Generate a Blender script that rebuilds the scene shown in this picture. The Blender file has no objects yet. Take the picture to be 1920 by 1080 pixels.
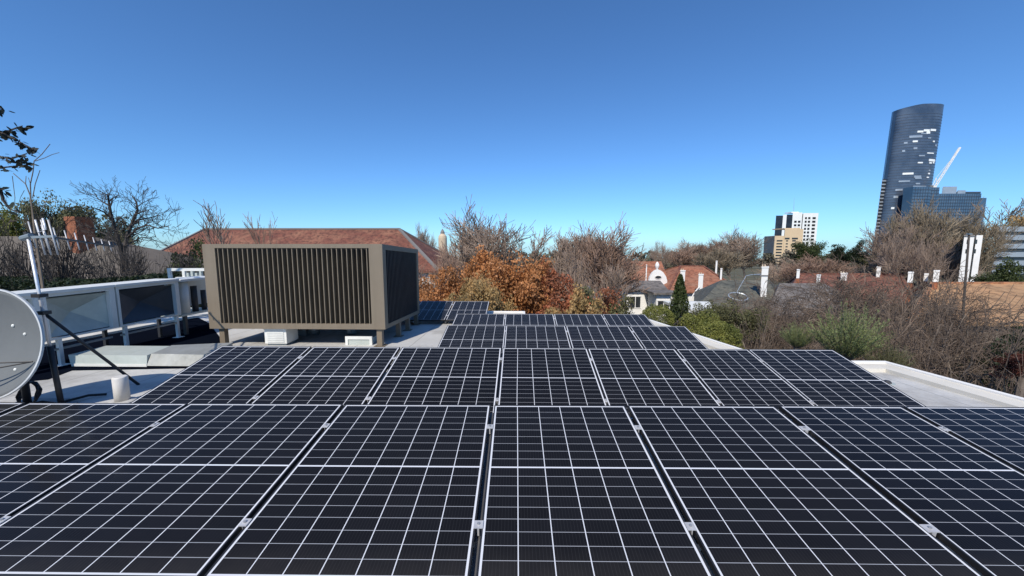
import bpy, math, random
from mathutils import Vector, Matrix, Euler
R = math.radians
D = bpy.data
S = bpy.context.scene
COL = S.collection

# ------------------------------------------------------------------ camera, sky, sun, exposure
FPX, CX, CY = 690.0, 960.0, 540.0          # focal length and centre in 1920-wide pixels
HORIZON, VPX, CAMZ = 462.0, 975.0, 8.0
pitch = math.atan((CY - HORIZON) / FPX)
yaw = math.atan((VPX - CX) / FPX)
cd = D.cameras.new('camera')
cam = D.objects.new('camera', cd)
COL.objects.link(cam)
cam.location = (0, 0, CAMZ)
cam.rotation_euler = (math.pi / 2 - pitch, 0, yaw)
cd.sensor_width = 36.0
cd.lens = FPX / 1920 * 36.0
cd.clip_start = 0.05
cd.clip_end = 20000
S.camera = cam

SUN_AZ, SUN_EL = 17.0, 45.0                # degrees left of straight behind the camera
W = D.worlds.new('World')
S.world = W
W.use_nodes = True
wn = W.node_tree.nodes
bg = wn['Background']
sky = wn.new('ShaderNodeTexSky')
sky.sky_type = 'NISHITA'
sky.sun_disc = False
sky.sun_elevation = R(SUN_EL)
sky.sun_rotation = R(180 + SUN_AZ)
sky.altitude = 1500
sky.air_density = 1.0
sky.dust_density = 0.9
sky.ozone_density = 4.0
gm_ = wn.new('ShaderNodeGamma')              # a clear winter sky: deep blue overhead
gm_.inputs[1].default_value = 0.95
tn_ = wn.new('ShaderNodeMix')
tn_.data_type, tn_.blend_type = 'RGBA', 'MULTIPLY'
tn_.inputs[0].default_value = 1.0
tn_.inputs[7].default_value = (0.445, 0.70, 0.93, 1)
W.node_tree.links.new(sky.outputs[0], gm_.inputs[0])
W.node_tree.links.new(gm_.outputs[0], tn_.inputs[6])
W.node_tree.links.new(tn_.outputs[2], bg.inputs[0])
bg.inputs[1].default_value = 0.15
sl = D.lights.new('sun', 'SUN')
sl.energy = 3.8
sl.angle = R(0.5)
sl.color = (1.0, 0.92, 0.80)
so = D.objects.new('sun', sl)
COL.objects.link(so)
sd = Vector((-math.sin(R(SUN_AZ)) * math.cos(R(SUN_EL)), -math.cos(R(SUN_AZ)) * math.cos(R(SUN_EL)), math.sin(R(SUN_EL))))
so.rotation_euler = sd.to_track_quat('Z', 'Y').to_euler()
so.location = (0, 0, 60)
S.view_settings.view_transform = 'Standard'
S.view_settings.look = 'None'
S.view_settings.exposure = 0.35
S.view_settings.gamma = 1.0

# ------------------------------------------------------------------ helpers
cm = cam.rotation_euler.to_matrix()


def ray(px, py):
    return cm @ Vector(((px - CX) / FPX, -(py - CY) / FPX, -1.0))


def P(px, py, Y):                           # the point at distance Y that stands where the photo shows it
    r = ray(px, py)
    return Vector((0, 0, CAMZ)) + r * (Y / r.y)


class MB:
    def __init__(s):
        s.v, s.f = [], []

    def add(s, vs, fs):
        n = len(s.v)
        s.v.extend([tuple(q) for q in vs])
        s.f.extend([tuple(i + n for i in f) for f in fs])
        return s

    def hexa(s, b, t):                      # bottom ring (ccw from above) and top ring
        n = len(b)
        fs = [tuple(reversed(range(n))), tuple(range(n, 2 * n))]
        for i in range(n):
            j = (i + 1) % n
            fs.append((i, j, n + j, n + i))
        return s.add(list(b) + list(t), fs)

    def box(s, x0, x1, y0, y1, z0, z1, M=None):
        b = [Vector(q) for q in ((x0, y0, z0), (x1, y0, z0), (x1, y1, z0), (x0, y1, z0))]
        t = [Vector((q.x, q.y, z1)) for q in b]
        if M is not None:
            b = [M @ q for q in b]
            t = [M @ q for q in t]
        return s.hexa(b, t)

    def beam(s, p, q, w, h=None):
        h = h or w
        p, q = Vector(p), Vector(q)
        d = (q - p).normalized()
        a = d.cross(Vector((0, 0, 1)))
        if a.length < 1e-3:
            a = Vector((1, 0, 0))
        a.normalize()
        c = a.cross(d)
        a, c = a * w / 2, c * h / 2
        o = [-a - c, -a + c, a + c, a - c]
        return s.hexa([p + i for i in o], [q + i for i in o])

    def tube(s, pts, rad, n=6, cap=True):
        pts = [Vector(p) for p in pts]
        if not hasattr(rad, '__len__'):
            rad = [rad] * len(pts)
        base = len(s.v)
        d0 = (pts[1] - pts[0]).normalized()
        a = d0.cross(Vector((0.13, 0.31, 0.94)))
        if a.length < 1e-3:
            a = Vector((1, 0, 0))
        a.normalize()
        for i, p in enumerate(pts):
            d = (pts[min(i + 1, len(pts) - 1)] - pts[max(i - 1, 0)]).normalized()
            a = (a - d * a.dot(d)).normalized()
            c = d.cross(a)
            for k in range(n):
                w = 2 * math.pi * k / n
                s.v.append(tuple(p + (a * math.cos(w) + c * math.sin(w)) * rad[i]))
        for i in range(len(pts) - 1):
            for k in range(n):
                j = (k + 1) % n
                s.f.append((base + i * n + k, base + i * n + j, base + (i + 1) * n + j, base + (i + 1) * n + k))
        if cap:
            s.f.append(tuple(base + k for k in reversed(range(n))))
            s.f.append(tuple(base + (len(pts) - 1) * n + k for k in range(n)))
        return s

    def lathe(s, prof, n=24, M=None, cap=True):       # profile of (radius, z)
        base = len(s.v)
        for r, z in prof:
            for k in range(n):
                w = 2 * math.pi * k / n
                q = Vector((r * math.cos(w), r * math.sin(w), z))
                s.v.append(tuple(M @ q if M is not None else q))
        for i in range(len(prof) - 1):
            for k in range(n):
                j = (k + 1) % n
                s.f.append((base + i * n + k, base + i * n + j, base + (i + 1) * n + j, base + (i + 1) * n + k))
        if cap:
            s.f.append(tuple(base + k for k in reversed(range(n))))
            s.f.append(tuple(base + (len(prof) - 1) * n + k for k in range(n)))
        return s

    def build(s, name, mat, parent=None, local=False, smooth=False, label=None):
        vs = s.v
        if parent is not None and not local:
            M = Matrix.Identity(4)
            o = parent
            while o is not None:
                M = o.matrix_basis @ M
                o = o.parent
            M = M.inverted()
            vs = [M @ Vector(q) for q in vs]
        me = D.meshes.new(name)
        me.from_pydata([tuple(q) for q in vs], [], s.f)
        me.materials.append(mat)
        if smooth:
            me.polygons.foreach_set('use_smooth', [True] * len(me.polygons))
        me.update()
        o = D.objects.new(name, me)
        COL.objects.link(o)
        if parent is not None:
            o.parent = parent
        if label:
            o['label'] = label
        return o


def thing(name, label, cat, loc=(0, 0, 0), rot=(0, 0, 0), group=None):
    o = D.objects.new(name, None)
    o.empty_display_size = 0.1
    COL.objects.link(o)
    o.location = loc
    o.rotation_euler = rot
    o['label'], o['category'] = label, cat
    if group:
        o['group'] = group
    return o


def single(mb, name, mat, label, cat, group=None, smooth=False, org=None):
    if org is None:
        n = len(mb.v)
        org = Vector((sum(q[0] for q in mb.v) / n, sum(q[1] for q in mb.v) / n, min(q[2] for q in mb.v)))
    mb.v = [tuple(Vector(q) - org) for q in mb.v]
    o = mb.build(name, mat, smooth=smooth)
    o.location = org
    o['label'], o['category'] = label, cat
    if group:
        o['group'] = group
    return o


def copy_tree(o, parent=None):
    c = o.copy()
    COL.objects.link(c)
    c.parent = parent
    for ch in list(o.children):
        copy_tree(ch, c)
    return c


# ------------------------------------------------------------------ materials
class NT:
    def __init__(s, name):
        s.m = D.materials.new(name)
        s.m.use_nodes = True
        s.t = s.m.node_tree
        s.b = s.t.nodes['Principled BSDF']

    def n(s, typ, **kw):
        o = s.t.nodes.new('ShaderNode' + typ)
        for k, v in kw.items():
            setattr(o, k, v)
        return o

    def l(s, a, b):
        s.t.links.new(a, b)

    def math(s, op, a, b=None, c=None):
        o = s.n('Math', operation=op)
        for i, q in enumerate((a, b, c)):
            if q is None:
                continue
            if isinstance(q, (int, float)):
                o.inputs[i].default_value = q
            else:
                s.l(q, o.inputs[i])
        return o.outputs[0]

    def mix(s, f, a, b):
        o = s.n('Mix', data_type='RGBA')
        for i, q in ((0, f), (6, a), (7, b)):
            if isinstance(q, (int, float)):
                o.inputs[i].default_value = q
            elif isinstance(q, tuple):
                o.inputs[i].default_value = (*q, 1)
            else:
                s.l(q, o.inputs[i])
        return o.outputs[2]


def mat(name, c1, c2=None, scale=4.0, rough=0.7, metal=0.0, bump=0.0, bscale=None, lo=0.35, hi=0.65, spec=0.5, coord='Object', detail=5.0, rrange=0.0):
    k = NT(name)
    k.b.inputs['Roughness'].default_value = rough
    k.b.inputs['Metallic'].default_value = metal
    k.b.inputs['Specular IOR Level'].default_value = spec
    c2 = c2 or tuple(q * 0.8 for q in c1)
    tc = k.n('TexCoord')
    nz = k.n('TexNoise')
    nz.inputs['Scale'].default_value = scale
    nz.inputs['Detail'].default_value = detail
    nz.inputs['Roughness'].default_value = 0.6
    k.l(tc.outputs[coord], nz.inputs['Vector'])
    mr = k.n('MapRange')
    mr.inputs[1].default_value = lo
    mr.inputs[2].default_value = hi
    k.l(nz.outputs[0], mr.inputs[0])
    k.l(k.mix(mr.outputs[0], c1, c2), k.b.inputs['Base Color'])
    if rrange:
        k.l(k.math('MULTIPLY_ADD', mr.outputs[0], rrange, rough), k.b.inputs['Roughness'])
    if bump:
        nb = k.n('TexNoise')
        nb.inputs['Scale'].default_value = bscale or scale * 6
        nb.inputs['Detail'].default_value = 4
        k.l(tc.outputs[coord], nb.inputs['Vector'])
        bp = k.n('Bump')
        bp.inputs['Strength'].default_value = bump
        bp.inputs['Distance'].default_value = 0.05
        k.l(nb.outputs[0], bp.inputs['Height'])
        k.l(bp.outputs[0], k.b.inputs['Normal'])
    return k.m


def mat_tiles(name, c1, c2, c3, freq, axis='Z', dirt=1.5, bump=0.5):
    """courses of roof tiles: bands across the slope, single tiles of varying colour"""
    k = NT(name)
    k.b.inputs['Roughness'].default_value = 0.85
    tc = k.n('TexCoord')
    sp = k.n('SeparateXYZ')
    k.l(tc.outputs['Object'], sp.inputs[0])
    row = k.math('MULTIPLY', sp.outputs[2], freq)
    rf = k.math('FLOOR', row)
    ua = k.math('ADD', sp.outputs[0], sp.outputs[1])
    col = k.math('ADD', k.math('MULTIPLY', ua, freq * 0.6), k.math('MULTIPLY', rf, 0.5))
    cb = k.n('CombineXYZ')
    k.l(k.math('FLOOR', col), cb.inputs[0])
    k.l(rf, cb.inputs[1])
    wn_ = k.n('TexWhiteNoise', noise_dimensions='2D')
    k.l(cb.outputs[0], wn_.inputs['Vector'])
    nz = k.n('TexNoise')
    nz.inputs['Scale'].default_value = dirt
    nz.inputs['Detail'].default_value = 6
    k.l(tc.outputs['Object'], nz.inputs['Vector'])
    mr = k.n('MapRange')
    mr.inputs[1].default_value = 0.4
    mr.inputs[2].default_value = 0.68
    k.l(nz.outputs[0], mr.inputs[0])
    base = k.mix(wn_.outputs[0], c1, c2)
    n2 = k.n('TexNoise')
    n2.inputs['Scale'].default_value = dirt * 3.7
    n2.inputs['Detail'].default_value = 7
    n2.inputs['Roughness'].default_value = 0.7
    k.l(tc.outputs['Object'], n2.inputs['Vector'])
    m2 = k.n('MapRange')
    m2.inputs[1].default_value = 0.46
    m2.inputs[2].default_value = 0.62
    k.l(n2.outputs[0], m2.inputs[0])
    worn = k.mix(k.math('MULTIPLY', m2.outputs[0], 0.8), k.mix(mr.outputs[0], base, c3), tuple(q * 0.42 for q in c2))
    k.l(worn, k.b.inputs['Base Color'])
    bp = k.n('Bump')
    bp.inputs['Strength'].default_value = bump
    bp.inputs['Distance'].default_value = 0.04
    fr = k.math('FRACT', row)
    k.l(k.math('ADD', fr, k.math('PINGPONG', col, 0.5)), bp.inputs['Height'])
    k.l(bp.outputs[0], k.b.inputs['Normal'])
    return k.m


def mat_leaf(name, c1, c2, c3, scale=0.9, trans=0.25):
    k = NT(name)
    k.b.inputs['Roughness'].default_value = 0.55
    k.b.inputs['Specular IOR Level'].default_value = 0.3
    gm = k.n('NewGeometry')
    tc = k.n('TexCoord')
    nz = k.n('TexNoise')
    nz.inputs['Scale'].default_value = scale
    nz.inputs['Detail'].default_value = 4
    k.l(tc.outputs['Object'], nz.inputs['Vector'])
    mr = k.n('MapRange')
    mr.inputs[1].default_value = 0.38
    mr.inputs[2].default_value = 0.62
    k.l(nz.outputs[0], mr.inputs[0])
    a = k.mix(gm.outputs['Random Per Island'], c1, c2)
    c = k.mix(mr.outputs[0], a, c3)
    k.l(c, k.b.inputs['Base Color'])
    tr = k.n('BsdfTranslucent')
    k.l(c, tr.inputs['Color'])
    ms = k.n('MixShader')
    ms.inputs[0].default_value = trans
    out = k.t.nodes['Material Output']
    k.l(k.b.outputs[0], ms.inputs[1])
    k.l(tr.outputs[0], ms.inputs[2])
    k.l(ms.outputs[0], out.inputs['Surface'])
    return k.m


def mat_pv():
    """half-cut cells under glass: UV counts cells, so lines fall where a cell ends"""
    k = NT('solar_cells')
    uv = k.n('UVMap')
    sp = k.n('SeparateXYZ')
    k.l(uv.outputs[0], sp.inputs[0])
    u, v = sp.outputs[0], sp.outputs[1]

    def edge(x):
        return k.math('ABSOLUTE', k.math('SUBTRACT', k.math('FRACT', k.math('ADD', x, 0.5)), 0.5))
    lu = k.math('LESS_THAN', edge(u), 0.0150)
    lv = k.math('LESS_THAN', edge(v), 0.0190)
    lm = k.math('LESS_THAN', k.math('ABSOLUTE', k.math('SUBTRACT', v, 9.0)), 0.075)
    rim = k.math('MAXIMUM', k.math('LESS_THAN', v, 0.0), k.math('GREATER_THAN', v, 18.0))
    nca = k.n('Attribute', attribute_type='OBJECT', attribute_name='columns')
    rim = k.math('MAXIMUM', rim, k.math('MAXIMUM', k.math('LESS_THAN', u, 0.0), k.math('GREATER_THAN', u, nca.outputs['Fac'])))
    bright = k.math('MAXIMUM', k.math('MAXIMUM', lu, lm), rim)
    cid = k.n('CombineXYZ')
    oi = k.n('ObjectInfo')
    k.l(k.math('FLOOR', u), cid.inputs[0])
    k.l(k.math('FLOOR', v), cid.inputs[1])
    k.l(k.math('MULTIPLY', oi.outputs['Random'], 97.0), cid.inputs[2])
    wnz = k.n('TexWhiteNoise', noise_dimensions='3D')
    k.l(cid.outputs[0], wnz.inputs['Vector'])
    cell = k.mix(wnz.outputs[0], (0.0046, 0.0048, 0.0066), (0.0072, 0.0076, 0.0100))
    # the ten thin wires on each cell
    bus = k.math('LESS_THAN', edge(k.math('MULTIPLY', u, 10.0)), 0.05)
    cell = k.mix(k.math('MULTIPLY', bus, 0.05), cell, (0.25, 0.26, 0.28))
    c = k.mix(k.math('MULTIPLY', lv, 0.72), cell, (0.46, 0.48, 0.52))
    c = k.mix(bright, c, (0.62, 0.64, 0.68))
    c = k.mix(k.math('MULTIPLY', oi.outputs['Random'], 0.006), c, (0.5, 0.5, 0.5))
    # a film of dust
    tc = k.n('TexCoord')
    nz = k.n('TexNoise')
    nz.inputs['Scale'].default_value = 2.3
    nz.inputs['Detail'].default_value = 6
    k.l(tc.outputs['Object'], nz.inputs['Vector'])
    low = k.n('MapRange')
    low.inputs[1].default_value, low.inputs[2].default_value = 2.2, 0.0
    low.inputs[3].default_value, low.inputs[4].default_value = 0.003, 0.020
    k.l(v, low.inputs[0])
    n3 = k.n('TexNoise')
    n3.inputs['Scale'].default_value = 9.0
    n3.inputs['Detail'].default_value = 7
    n3.inputs['Roughness'].default_value = 0.7
    k.l(tc.outputs['Object'], n3.inputs['Vector'])
    dust = k.math('MULTIPLY', low.outputs[0], k.math('MULTIPLY_ADD', n3.outputs[0], 1.6, k.math('MULTIPLY', nz.outputs[0], 1.2)))
    k.l(k.mix(dust, c, (0.45, 0.40, 0.34)), k.b.inputs['Base Color'])
    k.l(k.math('MULTIPLY_ADD', nz.outputs[0], 0.14, 0.08), k.b.inputs['Roughness'])
    k.b.inputs['IOR'].default_value = 1.25
    k.b.inputs['Specular IOR Level'].default_value = 0.33
    return k.m


M = {}
M['pv'] = mat_pv()
M['alu'] = mat('brushed_aluminium', (0.74, 0.75, 0.77), (0.62, 0.63, 0.66), 9, 0.38, 0.35)
M['clamp'] = mat('clamp_aluminium', (0.56, 0.56, 0.57), (0.44, 0.44, 0.45), 20, 0.5, 0.3)
M['alu_dull'] = mat('dull_aluminium', (0.45, 0.46, 0.47), (0.33, 0.34, 0.35), 6, 0.5, 0.5)
M['pvframe'] = mat('black_anodised_frame', (0.016, 0.016, 0.018), (0.024, 0.024, 0.026), 6, 0.45)
M['backsheet'] = mat('black_backsheet', (0.02, 0.02, 0.022), rough=0.7)
M['deck'] = mat('roof_membrane', (0.52, 0.515, 0.495), (0.42, 0.415, 0.40), 0.9, 0.75, bump=0.15, bscale=14, lo=0.42, hi=0.72, detail=8)
def add_laps(m):
    t_ = m.node_tree
    k = NT.__new__(NT)
    k.m, k.t, k.b = m, t_, t_.nodes['Principled BSDF']
    src = k.b.inputs['Base Color'].links[0].from_socket
    tc = k.n('TexCoord')
    sp = k.n('SeparateXYZ')
    k.l(tc.outputs['Object'], sp.inputs[0])
    nz = k.n('TexNoise')
    nz.inputs['Scale'].default_value = 3.0
    k.l(tc.outputs['Object'], nz.inputs['Vector'])
    x = k.math('MULTIPLY_ADD', nz.outputs[0], 0.03, k.math('MULTIPLY', sp.outputs[0], 0.95))
    fr = k.math('FRACT', x)
    lap = k.math('LESS_THAN', fr, 0.018)
    k2 = k.n('TexNoise')
    k2.inputs['Scale'].default_value = 0.8
    k2.inputs['Detail'].default_value = 9
    k2.inputs['Roughness'].default_value = 0.72
    k.l(tc.outputs['Object'], k2.inputs['Vector'])
    st = k.n('MapRange')
    st.inputs[1].default_value, st.inputs[2].default_value = 0.50, 0.66
    k.l(k2.outputs[0], st.inputs[0])
    c = k.mix(k.math('MULTIPLY', st.outputs[0], 0.55), src, (0.20, 0.185, 0.16))
    c = k.mix(k.math('MULTIPLY', lap, 0.45), c, (0.13, 0.13, 0.125))
    k.l(c, k.b.inputs['Base Color'])


add_laps(M['deck'])
M['cap'] = mat('parapet_paint', (0.64, 0.61, 0.54), (0.50, 0.47, 0.40), 1.3, 0.7, lo=0.45, hi=0.75, detail=8)
M['wallw'] = mat('white_plaster', (0.72, 0.70, 0.66), (0.58, 0.56, 0.52), 0.8, 0.85, bump=0.1, bscale=8, lo=0.45, hi=0.75, detail=8)
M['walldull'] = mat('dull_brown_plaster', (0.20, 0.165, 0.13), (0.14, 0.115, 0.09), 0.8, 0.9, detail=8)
M['wallbright'] = mat('bright_white_plaster', (0.76, 0.75, 0.72), (0.66, 0.65, 0.62), 1.1, 0.8, lo=0.5, hi=0.8)
M['tan'] = mat('tan_powder_coat', (0.200, 0.163, 0.118), (0.184, 0.149, 0.107), 1.6, 0.5, bump=0.02)
def add_streaks(m, c3, amt=.5):
    t_ = m.node_tree
    k = NT.__new__(NT)
    k.m, k.t, k.b = m, t_, t_.nodes['Principled BSDF']
    src = k.b.inputs['Base Color'].links[0].from_socket
    tc = k.n('TexCoord')
    mp = k.n('Mapping')
    mp.inputs['Scale'].default_value = (9.0, 9.0, 0.7)
    k.l(tc.outputs['Object'], mp.inputs['Vector'])
    nz = k.n('TexNoise')
    nz.inputs['Scale'].default_value = 1.0
    nz.inputs['Detail'].default_value = 6
    k.l(mp.outputs[0], nz.inputs['Vector'])
    mr = k.n('MapRange')
    mr.inputs[1].default_value, mr.inputs[2].default_value = 0.45, 0.75
    k.l(nz.outputs[0], mr.inputs[0])
    k.l(k.mix(k.math('MULTIPLY', mr.outputs[0], amt), src, c3), k.b.inputs['Base Color'])


add_streaks(M['tan'], (0.15, 0.12, 0.085))
M['fin'] = mat('bronze_fin', (0.185, 0.152, 0.108), (0.16, 0.13, 0.092), 3, 0.55)
M['dark'] = mat('dark_interior', (0.012, 0.011, 0.010), rough=0.8)
M['darkmetal'] = mat('black_metal', (0.022, 0.023, 0.026), (0.035, 0.035, 0.037), 5, 0.5)
M['galv'] = mat('galvanised_steel', (0.52, 0.56, 0.52), (0.42, 0.46, 0.43), 5, 0.42, 0.25, lo=0.3, hi=0.7, rrange=0.15)
M['galvdark'] = mat('weathered_galvanised_steel', (0.30, 0.34, 0.36), (0.22, 0.26, 0.28), 4, 0.45, 0.55, rrange=0.15)
M['galvpale'] = mat('bright_galvanised_steel', (0.38, 0.39, 0.37), (0.24, 0.25, 0.24), 3, 0.45, 0.4, lo=0.3, hi=0.7, rrange=0.2, bump=0.15, bscale=5)
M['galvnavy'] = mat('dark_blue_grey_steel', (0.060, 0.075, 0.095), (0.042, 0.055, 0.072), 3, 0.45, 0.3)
M['whitemetal'] = mat('white_painted_metal', (0.70, 0.71, 0.68), (0.58, 0.59, 0.56), 3, 0.5, lo=0.45, hi=0.75)
M['raildark'] = mat('grey_rail', (0.14, 0.14, 0.145), (0.10, 0.10, 0.105), 6, 0.5, 0.4)
M['roof_shade'] = mat('navy_roof_shade', (0.0035, 0.005, 0.010), (0.004, 0.006, 0.012), 1.2, 0.95, spec=0.0, bump=0.1, bscale=20, detail=8)  # near-black navy: shade around the ducts put into a colour
M['dish'] = mat('grey_dish_paint', (0.145, 0.155, 0.160), (0.13, 0.14, 0.145), 2.5, 0.7, bump=0.02, spec=0.15)
M['rim'] = mat('pale_dish_rim', (0.55, 0.57, 0.58), rough=0.5)
M['cable'] = mat('black_rubber', (0.012, 0.012, 0.013), rough=0.5)
M['plastic'] = mat('white_plastic_pipe', (0.66, 0.64, 0.60), (0.54, 0.52, 0.48), 6, 0.5)
M['bark'] = mat('grey_brown_bark', (0.185, 0.150, 0.122), (0.115, 0.092, 0.075), 3, 0.9, bump=0.3, bscale=20)
M['barkdark'] = mat('dark_bark', (0.062, 0.052, 0.045), (0.035, 0.03, 0.027), 3, 0.9, bump=0.3, bscale=20)
M['barkpale'] = mat('pale_bark', (0.25, 0.20, 0.155), (0.155, 0.125, 0.098), 3, 0.9)
M['twig'] = mat('brown_twigs', (0.33, 0.245, 0.188), (0.215, 0.158, 0.122), 0.6, 0.9)
M['twigred'] = mat('reddish_twigs', (0.31, 0.20, 0.145), (0.205, 0.134, 0.098), 0.6, 0.9)
M['twigolive'] = mat('olive_twigs', (0.28, 0.222, 0.155), (0.19, 0.153, 0.105), 0.6, 0.9)
M['twigbrown'] = mat('dark_brown_twigs', (0.115, 0.082, 0.060), (0.066, 0.048, 0.036), 0.6, 0.9)
M['twigwarm'] = mat('warm_brown_twigs', (0.215, 0.155, 0.112), (0.135, 0.098, 0.072), 0.6, 0.9)
M['twigmid'] = mat('thicket_twigs', (0.155, 0.114, 0.086), (0.088, 0.065, 0.05), 0.6, 0.9)
M['twigdark'] = mat('dark_twigs', (0.062, 0.052, 0.046), (0.04, 0.034, 0.03), 0.8, 0.9)
M['leaf_orange'] = mat_leaf('orange_autumn_leaves', (0.58, 0.255, 0.092), (0.46, 0.20, 0.075), (0.31, 0.145, 0.06))
M['leaf_rust'] = mat_leaf('rust_red_leaves', (0.46, 0.155, 0.075), (0.36, 0.12, 0.06), (0.20, 0.09, 0.05))
M['leaf_buff'] = mat_leaf('buff_dry_leaves', (0.52, 0.325, 0.135), (0.42, 0.27, 0.115), (0.26, 0.20, 0.095))
M['leaf_green'] = mat_leaf('mid_green_leaves', (0.085, 0.105, 0.030), (0.060, 0.080, 0.024), (0.030, 0.045, 0.016))
M['leaf_yellow'] = mat_leaf('yellow_green_leaves', (0.25, 0.25, 0.06), (0.19, 0.20, 0.05), (0.10, 0.12, 0.035))
M['leaf_dark'] = mat_leaf('dark_green_leaves', (0.030, 0.048, 0.018), (0.022, 0.036, 0.014), (0.012, 0.02, 0.009))
M['leaf_olive'] = mat_leaf('olive_green_leaves', (0.19, 0.185, 0.085), (0.15, 0.145, 0.066), (0.09, 0.09, 0.044))
M['leaf_grey'] = mat_leaf('grey_green_leaves', (0.30, 0.34, 0.14), (0.23, 0.27, 0.11), (0.15, 0.18, 0.07))
M['leaf_gum'] = mat_leaf('gum_leaves', (0.020, 0.028, 0.022), (0.03, 0.038, 0.028), (0.012, 0.016, 0.014), trans=0.1)
M['leaf_red'] = mat_leaf('red_leaves', (0.12, 0.03, 0.02), (0.16, 0.06, 0.04), (0.05, 0.018, 0.014))
M['tile_red'] = mat_tiles('old_red_tiles', (0.190, 0.066, 0.042), (0.140, 0.050, 0.034), (0.25, 0.115, 0.07), 4.0, dirt=0.9)
M['tile_terra'] = mat_tiles('terracotta_tiles', (0.36, 0.135, 0.072), (0.28, 0.105, 0.056), (0.30, 0.15, 0.095), 4.0, dirt=0.6)
M['tile_orange'] = mat_tiles('orange_tiles', (0.46, 0.20, 0.095), (0.38, 0.17, 0.08), (0.42, 0.25, 0.14), 4.0, dirt=0.5)
M['tile_sand'] = mat_tiles('sand_tiles', (0.46, 0.265, 0.13), (0.40, 0.225, 0.11), (0.34, 0.21, 0.11), 5.0, dirt=0.5)
M['slate'] = mat_tiles('grey_slate', (0.105, 0.107, 0.088), (0.082, 0.085, 0.072), (0.15, 0.142, 0.11), 5.0, dirt=0.7)
M['sheet'] = mat_tiles('grey_sheet', (0.165, 0.148, 0.135), (0.135, 0.122, 0.112), (0.21, 0.185, 0.165), 2.0, dirt=0.7)
M['thatch'] = mat('old_thatch', (0.150, 0.126, 0.100), (0.098, 0.084, 0.070), 1.2, 0.95, bump=0.8, bscale=9, lo=0.3, hi=0.7, detail=9)
M['brick'] = mat_tiles('orange_brick', (0.42, 0.150, 0.070), (0.33, 0.115, 0.055), (0.25, 0.095, 0.05), 9.0, dirt=2)
M['ground'] = mat('dry_ground', (0.13, 0.105, 0.06), (0.06, 0.065, 0.028), 0.12, 0.95, detail=10, bump=0.5, bscale=1.5)
M['beige'] = mat('beige_concrete', (0.62, 0.475, 0.30), (0.53, 0.40, 0.26), 0.06, 0.8, lo=0.3, hi=0.7)
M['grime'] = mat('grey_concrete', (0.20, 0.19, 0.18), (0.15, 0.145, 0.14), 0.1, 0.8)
M['white_tower'] = mat('white_facade', (0.80, 0.83, 0.83), (0.72, 0.76, 0.77), 0.05, 0.6)
M['glass_dark'] = mat('dark_glazing', (0.02, 0.03, 0.045), (0.035, 0.05, 0.07), 0.15, 0.2)
M['glass_tower'] = mat('blue_black_glazing', (0.036, 0.056, 0.094), (0.080, 0.108, 0.155), 0.06, 0.22, spec=0.6, lo=0.35, hi=0.7)
M['glass_blue'] = mat('blue_glazing', (0.040, 0.085, 0.150), (0.075, 0.125, 0.19), 0.06, 0.22, spec=0.6)
M['band'] = mat('tower_bands', (0.040, 0.054, 0.082), (0.055, 0.070, 0.098), 0.08, 0.4)
M['steel'] = mat('steel_grey_cladding', (0.42, 0.46, 0.50), (0.33, 0.37, 0.41), 0.1, 0.35, 0.4)
M['window'] = mat('window_glass', (0.03, 0.035, 0.04), rough=0.15)
M['dome'] = mat('cream_render', (0.58, 0.47, 0.34), (0.48, 0.38, 0.27), 0.6, 0.8)

# ------------------------------------------------------------------ ground
gb = MB()
N = 48
gx = [-6000 * (abs(i / N) ** 2.6) for i in range(N, 0, -1)] + [6000 * ((i / N) ** 2.6) for i in range(0, N + 1)]
vid = {}
for i, x in enumerate(gx):
    for j, y in enumerate(gx):
        r = math.hypot(x, y)
        z = 0.0 if r < 25 else 0.5 * math.sin(x * .021 + 1) * math.sin(y * .017) * min(1, (r - 25) / 60)
        z -= max(0.0, r - 90) * 0.034
        vid[i, j] = len(gb.v)
        gb.v.append((x, y, z))
for i in range(len(gx) - 1):
    for j in range(len(gx) - 1):
        gb.f.append((vid[i, j], vid[i + 1, j], vid[i + 1, j + 1], vid[i, j + 1]))
g = gb.build('ground', M['ground'], smooth=True)
g['kind'] = 'structure'


def gz(Y):
    return -max(0.0, Y - 90) * 0.034

# ------------------------------------------------------------------ the roof the panels stand on
def zroof(y):
    return 6.21 - 0.024 * (y - 1.67)


roof = thing('flat_roof_building', 'low building with a pale flat roof and cream parapet carrying the solar panels', 'building', (0, 4, 0))
outline = [(6.35, -2.0), (5.72, 5.72), (4.05, 5.72), (3.28, 9.78), (0.12, 10.02), (0.12, 10.75), (-9.3, 10.75), (-9.3, -2.0)]


def inset(poly, d):
    out = []
    n = len(poly)
    for i in range(n):
        a, b, c = Vector(poly[i - 1]), Vector(poly[i]), Vector(poly[(i + 1) % n])
        e1, e2 = (b - a).normalized(), (c - b).normalized()
        n1, n2 = Vector((-e1.y, e1.x)), Vector((-e2.y, e2.x))
        k = (n1 + n2) / max(0.2, 1 + n1.dot(n2))
        out.append(tuple(b + k * d))
    return out


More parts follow.
